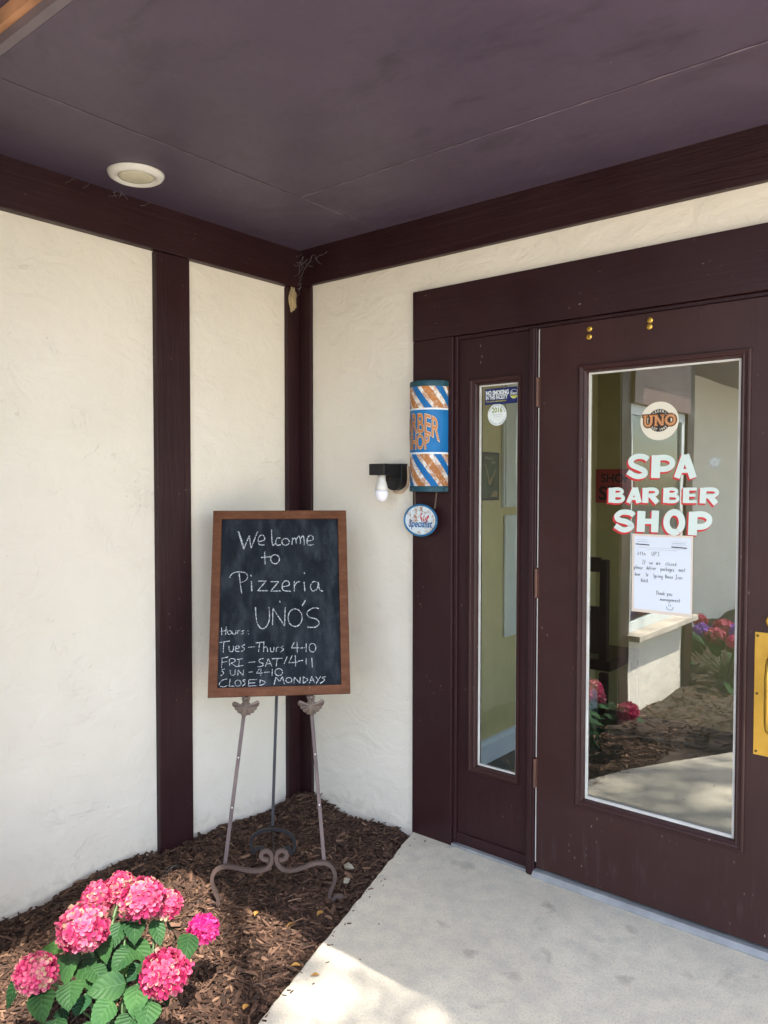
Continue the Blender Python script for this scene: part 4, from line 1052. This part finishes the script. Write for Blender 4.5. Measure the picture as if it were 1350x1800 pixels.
ck((204, 1003), (200, 1060)); ck((200, 1003), (240, 995)); ck((200, 1028), (234, 1022)); cs((250, 1050), (248, 1010), (275, 1006), (280, 1022), (255, 1032)); ck((258, 1032), (288, 1053)); ck((292, 1010), (326, 1005)); ck((306, 1010), (303, 1050)); ck((288, 1052), (330, 1045)); ck((358, 1028), (400, 1024))
cs((450, 1004), (425, 1010), (425, 1025), (448, 1035), (440, 1050), (414, 1053)); ck((460, 1052), (479, 1005), (500, 1052)); ck((466, 1036), (495, 1034)); ck((500, 1006), (562, 1002)); ck((530, 1005), (525, 1050)); ck((590, 992), (572, 1036))
ck((620, 985), (600, 1030), (652, 1025)); ck((638, 985), (640, 1050)); ck((655, 1020), (684, 1015)); ck((702, 1003), (703, 1043)); ck((736, 1000), (739, 1056))
cs((220, 1066), (200, 1074), (214, 1090), (195, 1108)); cs((252, 1072), (256, 1100), (278, 1100), (282, 1070)); ck((297, 1105), (298, 1072)); ck((298, 1072), (328, 1105), (332, 1070)); ck((360, 1086), (384, 1083)); ck((425, 1065), (408, 1092), (442, 1090)); ck((434, 1065), (433, 1108)); ck((446, 1087), (484, 1084)); ck((502, 1066), (500, 1108)); ce(540, 1085, 23, 21)
cs((236, 1125), (205, 1133), (186, 1160), (210, 1173), (236, 1164)); ck((252, 1125), (246, 1168)); ck((246, 1168), (276, 1168)); ce(298, 1150, 18, 18); cs((345, 1130), (326, 1134), (342, 1150), (324, 1168)); ck((362, 1130), (360, 1168)); ck((362, 1130), (411, 1129)); ck((360, 1150), (400, 1148)); ck((360, 1168), (412, 1165)); ck((430, 1130), (428, 1165)); cs((428, 1131), (462, 1146), (428, 1166))
ck((512, 1160), (523, 1115)); ck((523, 1115), (545, 1140)); ck((545, 1140), (562, 1112)); ck((562, 1112), (573, 1156)); ce(600, 1132, 18, 15); ck((630, 1150), (632, 1115)); ck((632, 1115), (665, 1150)); ck((665, 1150), (668, 1112)); ck((685, 1150), (685, 1112)); cs((685, 1113), (713, 1130), (685, 1151)); ck((722, 1150), (736, 1110)); ck((736, 1110), (752, 1148)); ck((728, 1135), (750, 1132)); ck((758, 1110), (774, 1130)); ck((790, 1108), (762, 1152)); cs((820, 1112), (797, 1117), (812, 1132), (784, 1153))
def chalk_mat():
    m, t, b = mat('chalk'); v = coords(t)
    b.inputs['Base Color'].default_value = (.50, .52, .53, 1); b.inputs['Roughness'].default_value = .95
    tr = N(t, 'BsdfTransparent'); mx = N(t, 'MixShader')
    t.links.new(ramp(t, noise(t, v, 230, 3, .6), [(.36, (.15, .15, .15)), (.58, (.95, .95, .95))]), mx.inputs[0])
    t.links.new(tr.outputs[0], mx.inputs[1]); t.links.new(b.outputs[0], mx.inputs[2]); t.links.new(mx.outputs[0], t.nodes['Material Output'].inputs[0]); return m
ROWS = {}
for i, P in enumerate(CH):
    my = sum(p_[1] for p_ in P)/len(P); mx_ = sum(p_[0] for p_ in P)/len(P)
    row = 0 if my < 360 else 1 if my < 460 else 2 if my < 640 else 3 if (my < 830 and mx_ > 390) else 4 if my < 885 else 5 if my < 980 else 6 if my < 1058 else 7 if (my < 1109 and mx_ < 570) else 8
    q = ROWS.setdefault(row, MB())
    dd = -.0030+(i % 6)*.00012
    # resample for a ragged width
    Q = []
    for a, b_ in zip(P[:-1], P[1:]):
        m_ = max(1, int(np.linalg.norm(b_-a)/7)); Q += [a+(b_-a)*k/m_ for k in range(m_)]
    Q.append(P[-1]); big_ = P[0][1] < 700 or (P[0][1] < 830 and P[0][0] > 380)
    wd = 5.8 if big_ else 4.7
    ribbon(q, Q, [wd*rnd.uniform(.65, 1.2) for _ in Q], lambda x, y: tuple(onBoard(x/3.375+330, y/3.375+860, dd)))
cm_ = chalk_mat()
for row in sorted(ROWS): ROWS[row].build('chalk_writing', cm_, cb, bevel=-1)

es = empty('easel', 'wrought iron scroll-footed easel holding the chalkboard in the corner', 'easel')
DL = -.022        # the bars lie just behind the board
zg = Z_M
def bar(mb, p0, p1, wd, th, nrm=None):
    p0, p1 = np.array(p0), np.array(p1); t = (p1-p0)/np.linalg.norm(p1-p0); n_ = EN if nrm is None else nrm
    s_ = np.cross(t, n_); s_ /= np.linalg.norm(s_); n2 = np.cross(s_, t)
    v = [p_+s_*wd*.5*a+n2*th*.5*b_ for p_ in (p0, p1) for a, b_ in ((-1, -1), (1, -1), (1, 1), (-1, 1))]
    mb.add(v, [(3, 2, 1, 0), (4, 5, 6, 7)]+[(k, (k+1) % 4, 4+(k+1) % 4, 4+k) for k in range(4)])
bl, br_ = onBoard(395, 1522, DL), onBoard(570, 1518, DL); tl, tr_ = onBoard(428, 1262, DL), onBoard(548, 1255, DL)
def extend(a, b_, s_top):
    t = (s_top-((a-EO)@EW))/((b_-a)@EW); return a+(b_-a)*t
tops = []
for a, b_ in ((bl, tl), (br_, tr_)):
    e_ = extend(a, b_, 1.36); tops.append(e_); q = MB(); bar(q, a, e_, .0135, .0065)
    lg = q.build('front_leg', M['iron'], es, bevel=.0012)
    q = MB()
    for f_ in (.28, .62):
        p_ = a+(b_-a)*(1-f_); q.lathe([(.0028, 0), (.002, .0012), (0, .0015)], p_+EN*.0033, tuple(EN), 10)
    q.build('peg_hole', M['white'], lg)
apex = (tops[0]+tops[1])/2
q = MB(); bar(q, tops[0]-EW*.02, tops[1]-EW*.02, .018, .008); q.build('top_bracket', M['iron'], es)
foot_b = onG(479, 1452, zg+.15); foot_b0 = foot_b
bend_ = apex+EN*-.01
q = MB(); bar(q, foot_b, bend_, .0115, .0065, EN); q.build('back_leg', M['iron_dark'], es, bevel=.001)
# scroll feet in the plane through both feet
fl, fr_ = onG(378, 1592, zg+.006), onG(588, 1581, zg+.006)
d_ = fr_-fl; d_[2] = 0; d_ /= np.linalg.norm(d_); nF = np.array([d_[1], -d_[0], 0.0])
ctr = (bl+br_)/2; 
def onF(x, y, sh=0.0): return onP(x, y, fl+nF*sh, nF)
def Z4(pts): return [onF(a/5.192+360, b_/5.192+1440) for a, b_ in smooth_pts(pts, 6)]
left = [(-38, 812), (-22, 785), (10, 770), (60, 768), (85, 778), (80, 800), (100, 806), (122, 770), (120, 720), (95, 655), (68, 590), (72, 510), (115, 455), (190, 430), (255, 436), (340, 455), (430, 470), (505, 468), (565, 448), (602, 405), (612, 350), (598, 305), (560, 287), (525, 303), (512, 338), (535, 362), (580, 370)]
right = [(1255, 712), (1230, 700), (1190, 702), (1175, 725), (1150, 735), (1138, 700), (1152, 640), (1185, 560), (1185, 490), (1150, 425), (1085, 398), (1010, 400), (920, 430), (830, 460), (750, 465), (695, 445), (662, 400), (652, 345), (668, 300), (705, 285), (742, 303), (748, 338), (725, 362), (682, 372)]
for P in (left, right):
    q = MB(); q.tube(Z4(P), .0088, 4, flat=tuple(nF)); q.build('scroll_foot', M['iron'], es, bevel=.0015)
# back scroll: arch with two curled ends under the back leg
bo = onG(479, 1497, zg+.01)
def onK(x, y): return onP(x, y, foot_b0, nF)
arch = [(545, 265), (500, 262), (465, 270), (450, 300), (430, 268), (420, 220), (440, 160), (500, 115), (560, 98), (625, 92), (690, 98), (750, 118), (800, 160), (822, 220), (812, 275), (785, 310), (775, 275), (760, 258), (730, 268), (712, 275)]
q = MB(); q.tube([onK(a/5.192+360, b_/5.192+1440) for a, b_ in smooth_pts(arch, 6)], .0078, 4, flat=tuple(nF)); q.build('back_scroll', M['iron_dark'], es, bevel=.001)
q = MB(); chainlinks(q, onK(480, 1459), onF(482, 1503), 16, .006, .0011); q.build('chain', M['iron_dark'], es)
# shell brackets under the board
def shell(cx, cy, mb_):
    sc_ = 1.0
    outline = [(-13, -30), (-9, -26), (-8, -30), (0, -27), (8, -30), (9, -26), (13, -30), (11, -20), (9, -13), (14, -9), (21, -9), (27, -16), (33, -18), (38, -12), (36, -4), (31, 1), (30, 7), (24, 10), (22, 16), (15, 17), (12, 22), (5, 21), (0, 25), (-5, 22), (-12, 22), (-15, 17), (-22, 15), (-24, 9), (-30, 6), (-31, 0), (-37, -4), (-38, -12), (-32, -17), (-26, -15), (-20, -9), (-14, -9), (-9, -13), (-11, -20)]
    n = len(outline); k = .00130; c = onBoard(cx, cy, .006)
    rim = [c+EU*a*k-EW*b_*k for a, b_ in outline]
    # ribbed dome
    v = []; nr = 5
    for r_ in range(nr+1):
        t = r_/nr
        for i, (a, b_) in enumerate(outline):
            ang = math.atan2(b_+22, a); rib = .0060*math.cos(ang*14)*(t)
            dom = .010*(1-t*t)
            v.append(c+EU*a*k*t-EW*(b_*t)*k+EN*(dom+rib*.7))
    mb_.add(v, [(r_*n+i, r_*n+(i+1) % n, (r_+1)*n+(i+1) % n, (r_+1)*n+i) for r_ in range(nr) for i in range(n)])
    back = [p_-EN*.008 for p_ in rim]
    mb_.add(v[-n:]+back, [(i, (i+1) % n, n+(i+1) % n, n+i) for i in range(n)]+[tuple(range(n, 2*n))])
    # little ledge that carries the frame
    b0 = c+EW*.030
    bar(mb_, b0-EN*.03, b0+EN*.012, .012, .004, EW)
for (cx, cy) in ((432, 1243), (547, 1241)):
    q = MB(); shell(cx, cy, q); q.build('shell_bracket', M['bronze'], es, smooth=False)

# ------------------------------------------------------------------ hydrangeas
PINK = [(0, (.28, .006, .055)), (.35, (.45, .026, .105)), (.6, (.55, .075, .155)), (.82, (.60, .17, .225)), (1, (.44, .31, .18))]
M['petal'] = attr_ramp_mat('pink_petal', 'tone', PINK, .6, .35, 40, 0)
M['petal_hot'] = attr_ramp_mat('magenta_petal', 'tone', [(0, (.42, .003, .10)), (.5, (.62, .018, .19)), (1, (.72, .12, .30))], .6, .35, 40, 0)
M['petal_violet'] = attr_ramp_mat('violet_petal', 'tone', [(0, (.16, .03, .40)), (.5, (.30, .10, .60)), (1, (.50, .25, .62))], .6, .3, 40, 0)
M['leaf'] = leaf_mat('hydrangea_leaf'); M['leaf_lite'] = leaf_mat('hydrangea_leaf_bright', (.06, .17, .035), (.12, .26, .06), (.25, .38, .16), .4)  # bright copy for light green leaves, a lit top painted in
M['leaf_shaded'] = leaf_mat('hydrangea_leaf_shaded', (.012, .045, .020), (.025, .085, .032), (.06, .14, .06), .2)  # darker copy: shade on leaves behind and inside the bush painted in
M['stem'] = simple('green_stem', (.05, .095, .03), .6, 0, .25)
def flower_head(name, c, r_, parent, m, n=150, seed=0, squash=.86, bias=0.0, up=(0, 0, 1)):
    rg = random.Random(seed); V = []; F = []; A = []; c = np.array(c, float); up = np.array(up, float); up /= np.linalg.norm(up)
    ga = math.pi*(3-math.sqrt(5))
    for i in range(n):
        zz_ = 1-1.62*(i+.5)/n; ph = i*ga+rg.uniform(-.2, .2); rr = math.sqrt(max(0, 1-zz_*zz_))
        d = np.array([rr*math.cos(ph), rr*math.sin(ph), zz_])
        d = d*np.array([1, 1, squash]); rad = r_*rg.uniform(.88, 1.06)
        ctr_ = c+d*rad*.93; nrm = d/np.linalg.norm(d)+np.array([rg.gauss(0, .22) for _ in range(3)]); nrm /= np.linalg.norm(nrm)
        t1 = np.cross(nrm, [0.3, 0.2, 1.0]); t1 /= np.linalg.norm(t1); t2 = np.cross(nrm, t1)
        rot = rg.uniform(0, math.pi); fs_ = r_*rg.uniform(.21, .30); tone = min(1, max(0, rg.gauss(.42+bias, .24)+(.35 if rg.random() < .07 else 0)))
        for k in range(4):
            a = rot+k*math.pi/2; e1 = t1*math.cos(a)+t2*math.sin(a); e2 = -t1*math.sin(a)+t2*math.cos(a)
            cup = rg.uniform(-.15, .35); b = len(V); ps = rg.uniform(.85, 1.15)
            for (x, y, z) in ((0, 0, 0), (.5, .42, .10), (.92, .34, .2+cup), (1.08, 0, .12+cup), (.92, -.34, .2+cup), (.5, -.42, .10), (.58, 0, -.02+cup*.4)):
                V.append(ctr_+(e1*x+e2*y+nrm*z)*fs_*ps); A.append(min(1, max(0, tone+(.16 if x > .9 else (-.12 if x < .3 else 0))+rg.gauss(0, .05))))
            F += [(b, b+6, b+1), (b+1, b+6, b+2), (b+2, b+6, b+3), (b+3, b+6, b+4), (b+4, b+6, b+5), (b+5, b+6, b)]
    # inner mass of stalks so the head is not hollow
    me = bpy.data.meshes.new(name); me.from_pydata([tuple(map(float, p_)) for p_ in V], [], F); me.update(); me.materials.append(m)
    me.polygons.foreach_set('use_smooth', [True]*len(me.polygons))
    o = bpy.data.objects.new(name, me); col.objects.link(o); o.parent = parent; attr(o, 'tone', A); return o
def leaf(parent, base, tip, wid, nrm, m, droop=.12, cup=.18, seed=0):
    rg = random.Random(seed); base = np.array(base, float); tip = np.array(tip, float); ax = tip-base; L = np.linalg.norm(ax); ax /= L
    nrm = np.array(nrm, float); nrm = nrm-ax*(nrm@ax); nrm /= np.linalg.norm(nrm); sd_ = np.cross(ax, nrm)
    q = MB(); q.uv = []; nt_, ns_ = 16, 8; tw = rg.uniform(-.15, .15)
    for i in range(nt_+1):
        t = i/nt_; prof = (math.sin(math.pi*min(1, t**.72*.98+.02)))**.80*(1-.12*t) if 0 < t < 1 else .015
        if t > .85: prof *= 1-.35*((t-.85)/.15)
        ser = 1+(.045 if i % 2 else -.03)
        for j in range(ns_+1):
            s_ = j/ns_*2-1; ww = wid*.5*prof*(ser if abs(s_) == 1 else 1)
            h = droop*L*(math.sin(t*math.pi)*.8-.55*t*t)+cup*wid*(abs(s_)**1.4)*prof*.5+.011*wid*math.sin((t*6.5-abs(s_)*1.7)*2*math.pi)*min(1, abs(s_)*2)+tw*wid*s_*.3
            q.v.append(tuple(base+ax*L*t+sd_*ww*s_+nrm*h)); q.uv.append((j/ns_, t))
    q.f = [(i*(ns_+1)+j, i*(ns_+1)+j+1, (i+1)*(ns_+1)+j+1, (i+1)*(ns_+1)+j) for i in range(nt_) for j in range(ns_)]; q.mi = [0]*len(q.f)
    q.v = [tuple(map(float, p_)) for p_ in q.v]
    return q.build('leaf', m, parent, smooth=True, bevel=-1)

hb = empty('hydrangea_bush', 'low pink hydrangea bush growing in the mulch by the slab', 'plant')
HC = np.array([.765, -1.42, Z_M])
heads = [((175, 1577), .26, .052, 'petal', 11, .0), ((212, 1560), .27, .050, 'petal', 12, .05), ((250, 1581), .30, .066, 'petal', 13, .06), ((294, 1590), .26, .047, 'petal', 14, .05),
         ((147, 1632), .29, .070, 'petal', 15, .14), ((63, 1711), .22, .056, 'petal', 16, .12), ((290, 1712), .23, .064, 'petal', 17, -.05), ((358, 1633), .17, .047, 'petal_hot', 18, .0)]
for (px, z, r_, mk, sd, bi) in heads:
    r_ *= .88; c_ = onG(px[0], px[1], z); flower_head('flower_head', c_, r_, hb, M[mk], int(95+r_*1300), sd, .86, bi)
    b0 = HC+np.array([rnd.gauss(0, .03), rnd.gauss(0, .03), 0]); mid_ = (b0+c_)/2+np.array([rnd.gauss(0, .01), rnd.gauss(0, .01), .03])
    q = MB(); q.tube(smooth_pts([b0, mid_, c_-np.array([0, 0, r_*.2])], 6), [.005]*6+[.004]*7, 7); q.build('stem', M['stem'], hb, smooth=True)
def dome(px, rad=.25, hz=.24):
    d = ray(*px); o = CAM-HC; S_ = np.array([1/rad, 1/rad, 1/hz]); a = d*S_; b_ = o*S_
    A, B, Cc = a@a, 2*a@b_, b_@b_-1; D = B*B-4*A*Cc
    t = (-B-math.sqrt(D))/(2*A) if D > 0 else -B/(2*A)
    return CAM+d*t
LV = [((665, 355), (575, 428), 78, 'leaf', .24), ((705, 398), (712, 540), 122, 'leaf', .25), ((815, 412), (846, 552), 92, 'leaf', .24), ((880, 440), (930, 520), 85, 'leaf_shaded', .21),
      ((1000, 483), (968, 642), 118, 'leaf', .24), ((620, 505), (520, 618), 112, 'leaf_shaded', .21), ((662, 520), (800, 645), 142, 'leaf', .22), ((500, 550), (496, 645), 64, 'leaf_shaded', .21),
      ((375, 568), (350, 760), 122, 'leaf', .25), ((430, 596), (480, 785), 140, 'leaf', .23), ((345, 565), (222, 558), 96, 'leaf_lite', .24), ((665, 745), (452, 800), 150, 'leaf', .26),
      ((765, 650), (668, 735), 110, 'leaf_shaded', .22), ((375, 735), (362, 892), 150, 'leaf', .26), ((450, 805), (395, 925), 110, 'leaf_shaded', .23), ((220, 780), (222, 960), 145, 'leaf', .27),
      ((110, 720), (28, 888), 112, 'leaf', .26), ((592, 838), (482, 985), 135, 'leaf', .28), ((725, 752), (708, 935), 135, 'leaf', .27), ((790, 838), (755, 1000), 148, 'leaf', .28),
      ((320, 880), (345, 940), 95, 'leaf_shaded', .24), ((640, 635), (668, 695), 72, 'leaf_lite', .19), ((865, 815), (885, 868), 45, 'leaf_shaded', .24), ((60, 712), (120, 730), 60, 'leaf_lite', .25),
      ((545, 690), (420, 650), 110, 'leaf_shaded', .17), ((640, 700), (560, 880), 120, 'leaf_shaded', .17), ((300, 660), (250, 760), 100, 'leaf_shaded', .18), ((760, 560), (860, 640), 100, 'leaf_shaded', .17), ((560, 620), (600, 740), 110, 'leaf_shaded', .15), ((820, 700), (760, 830), 110, 'leaf_shaded', .18),
      ((560, 450), (640, 520), 100, 'leaf_shaded', .17), ((700, 900), (640, 1060), 150, 'leaf', .27), ((300, 930), (260, 1080), 140, 'leaf', .28), ((690, 570), (590, 690), 120, 'leaf', .24), ((545, 500), (560, 640), 100, 'leaf', .235), ((480, 660), (560, 760), 110, 'leaf', .235), ((640, 420), (600, 560), 110, 'leaf', .235), ((740, 640), (820, 720), 110, 'leaf', .22), ((270, 600), (200, 690), 100, 'leaf', .22), ((520, 960), (420, 1100), 140, 'leaf', .28)]
for i, (b_, t_, wd, mk, rad) in enumerate(LV):
    pb = dome((b_[0]/3, b_[1]/3+1480), rad-.02, rad); pt = dome((t_[0]/3, t_[1]/3+1480), rad+.035, rad-.015)
    for p_ in (pb, pt): p_ += (CAM-p_)/np.linalg.norm(CAM-p_)*(.045 if mk != 'leaf_shaded' else .0)
    mid_ = (pb+pt)/2; dep = (mid_-CAM)@_f
    wm_ = wd/3*dep/FPX
    nr_ = (mid_-HC)/np.linalg.norm(mid_-HC)*.5+np.array([0, 0, .45])+(CAM-mid_)/np.linalg.norm(CAM-mid_)*.5+np.array([rnd.gauss(0, .08) for _ in range(3)])
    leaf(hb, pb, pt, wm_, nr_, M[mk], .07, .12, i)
    if i < 24 and i % 2 == 0:
        q = MB(); c0 = HC+np.array([rnd.gauss(0, .04), rnd.gauss(0, .04), .06]); q.tube(smooth_pts([c0, (c0+pb)/2+np.array([0, 0, .02]), pb], 4), .0028, 6); q.build('stem', M['stem'], hb, smooth=True)

def bush(loc, R_, H_, nh, nl, mats_, seed, label):
    rg = random.Random(seed); hb2 = empty('hydrangea_bush', label, 'plant'); loc = np.array(loc)
    for i in range(nh):
        a = 2*math.pi*i/nh+rg.uniform(-.3, .3); rr = R_*rg.uniform(.25, .85); c_ = loc+np.array([rr*math.cos(a), rr*math.sin(a), H_*rg.uniform(.78, 1.05)*(1-.3*(rr/R_)**2)])
        flower_head('flower_head', c_, rg.uniform(.06, .08), hb2, M[mats_[i % len(mats_)]], 70, seed*31+i)
        q = MB(); q.tube([loc+np.array([rg.gauss(0, .03), rg.gauss(0, .03), 0]), c_], .005, 6); q.build('stem', M['stem'], hb2)
    for i in range(nl):
        a = rg.uniform(0, 2*math.pi); el = rg.uniform(.1, 1.2); d = np.array([math.cos(a)*math.cos(el)*R_, math.sin(a)*math.cos(el)*R_, math.sin(el)*H_*.9])
        pb = loc+d*.65; pt = loc+d*1.15+np.array([0, 0, -.05])
        leaf(hb2, pb, pt, rg.uniform(.07, .11), d/np.linalg.norm(d)+np.array([0, 0, .8]), M['leaf'], .1, .15, i)
    return hb2
bush((.84, -3.62, Z_M), .50, .44, 15, 60, ['petal_violet', 'petal', 'petal_violet', 'petal_hot', 'petal'], 5, 'taller violet and pink hydrangea reflected in the door glass')

# ------------------------------------------------------------------ small litter: stones and fallen leaves
def rock(px, z, r_, seed, label, flat=.6):
    c_ = onG(*px, z); bm = bmesh.new(); bmesh.ops.create_icosphere(bm, subdivisions=3, radius=1)
    for v_ in bm.verts:
        d_ = 1+.35*mn.noise(v_.co*1.4+Vector((seed, 0, 0)))+.12*mn.noise(v_.co*5+Vector((0, seed, 0)))
        v_.co = Vector((v_.co.x*r_*d_, v_.co.y*r_*d_*.75, v_.co.z*r_*d_*flat))
    me = bpy.data.meshes.new('stone'); bm.to_mesh(me); bm.free(); me.materials.append(M['stone'])
    o = bpy.data.objects.new('stone', me); col.objects.link(o); o.location = tuple(c_); o.rotation_euler = (0, 0, seed*1.7); tag(o, label, 'stone', 'stones in the mulch')
rock((524, 1493), Z_M+.018, .016, 1, 'pale stone in the mulch beside the easel back scroll')
rock((613, 1523), Z_M+.016, .019, 2, 'tan stone by the right scroll foot of the easel')
rock((609, 1548), Z_M+.012, .015, 3, 'lower tan stone just in front of another near the slab edge')
rock((656, 1505), Z_M+.015, .008, 4, 'small white pebble in the mulch near the slab corner')
M['dryleaf'] = simple('dry_leaf', (.34, .17, .035), .7, 0, .35, 40, .1)
def dry(px, z, L, seed, label):
    c_ = onG(*px, z); rg = random.Random(seed); a = rg.uniform(0, 6.28); q = MB(); n = 8
    for i in range(n+1):
        t = i/n; w_ = L*.32*math.sin(math.pi*(t*.94+.03)); h = .15*L*math.sin(t*3)
        for s_ in (-1, 0, 1): q.v.append((L*(t-.5), w_*s_, h+abs(s_)*L*.12))
    q.f = [(i*3+j, i*3+j+1, (i+1)*3+j+1, (i+1)*3+j) for i in range(n) for j in range(2)]; q.mi = [0]*len(q.f)
    o = q.build('fallen_leaf', M['dryleaf'], None, bevel=-1); o.location = tuple(c_+np.array([0, 0, .002])); o.rotation_euler = (0, 0, a); tag(o, label, 'leaf', 'fallen leaves')
dry((554, 1717), 0.0, .024, 1, 'small yellow leaf lying on the sunlit concrete slab')
dry((808, 1491), 0.0, .030, 2, 'yellow leaf fragment at the foot of the sidelight sill')
dry((512, 1630), Z_M+.02, .035, 3, 'yellow dry leaf on the mulch close to the slab edge')
dry((563, 1608), Z_M+.02, .030, 4, 'orange dry leaf on the mulch below the right scroll foot')
dry((520, 1700), Z_M+.02, .028, 5, 'orange dry leaf on the mulch at the sunlit slab edge')
dry((432, 1773), Z_M+.02, .026, 6, 'orange leaf bit on the mulch right of the hydrangea')
dry((450, 1608), Z_M+.02, .026, 7, 'orange leaf bit on the mulch under the easel')
q = MB()
for (x, y, a) in ((.0, 0, .2), (.012, -.006, -.1), (.02, .004, .4)):
    q.tube(smooth_pts([(x, y, 0), (x+.005, y, .035), (x+.03, y+.01, .055), (x+.05, y+.02, .045)], 5), .0016, 6)
o = q.build('bent_wire', M['black'], None); c_ = onG(283, 1553, Z_M+.01); o.location = tuple(c_); o.rotation_euler = (0, 0, .9); tag(o, 'thin black bent wires sticking out of the mulch behind the hydrangea', 'wire')

# ------------------------------------------------------------------ a shade tree over the walk (outside the frame; it dapples the sun)
tr = empty('shade_tree', 'broad leafy shade tree standing out by the walk', 'tree')
TC = np.array([1.35, -1.1, 0])+np.array([.5, -.336, 1.0])*10.5
q = MB(); base = np.array([TC[0]+1.6, TC[1]-2.2, -.05])
q.tube(smooth_pts([base, base+np.array([-.05, .1, 2.0]), base+np.array([-.3, .5, 4.2]), TC+np.array([.2, -.3, .5])], 6), [.2-.008*i for i in range(19)], 12)
for k in range(9):
    a = 2*math.pi*k/9; e_ = TC+np.array([1.9*math.cos(a), 1.9*math.sin(a), rnd.uniform(-.6, 1.4)])
    q.tube(smooth_pts([base+np.array([-.25, .45, 3.9]), (TC+e_)/2+np.array([0, 0, -.4]), e_], 5), [.07-.005*i for i in range(11)], 7)
q.build('trunk', M['bark'], tr, smooth=True)
rg = np.random.default_rng(21); V = []; F = []; A = []
SV = np.array([.5, -.336, 1.0]); cl = []
while len(cl) < 58:
    gx, gy = rg.uniform(.80, 3.2), rg.uniform(-1.55, -.50)
    if (gx-1.30)**2+(gy+.95)**2 < .15**2: continue
    if gx < slab_edge(min(0, gy))-.10: continue
    cl.append(np.array([gx, gy, 0])+SV*rg.uniform(9.0, 11.6))
for _ in range(20):
    cl.append(np.array([rg.uniform(1.2, 3.2), rg.uniform(-3.0, -1.55), 0])+SV*rg.uniform(9.0, 11.6))
for _ in range(5):
    cl.append(np.array([rg.uniform(-.6, .9), rg.uniform(-3.2, -.9), 0])+SV*rg.uniform(9.0, 11.6))
for c_ in cl:
    for k in range(40):
        p_ = c_+rg.normal(0, .12, 3); n_ = rg.normal(0, 1, 3)+np.array([0, 0, 1.2]); n_ /= np.linalg.norm(n_); t1 = np.cross(n_, rg.normal(0, 1, 3)); t1 /= np.linalg.norm(t1); t2 = np.cross(n_, t1); s_ = rg.uniform(.04, .065); b = len(V)
        V += [p_-t1*s_, p_-t2*s_*.5, p_+t1*s_, p_+t2*s_*.5]; F.append((b, b+1, b+2, b+3)); A += [rg.random()]*4
me = bpy.data.meshes.new('crown'); me.from_pydata([tuple(map(float, p_)) for p_ in V], [], F); me.update()
me.materials.append(attr_ramp_mat('tree_leaf', 'tone', [(0, (.03, .08, .02)), (1, (.10, .18, .05))], .6, .35, 20, 0))
o = bpy.data.objects.new('crown', me); col.objects.link(o); o.parent = tr; attr(o, 'tone', A)
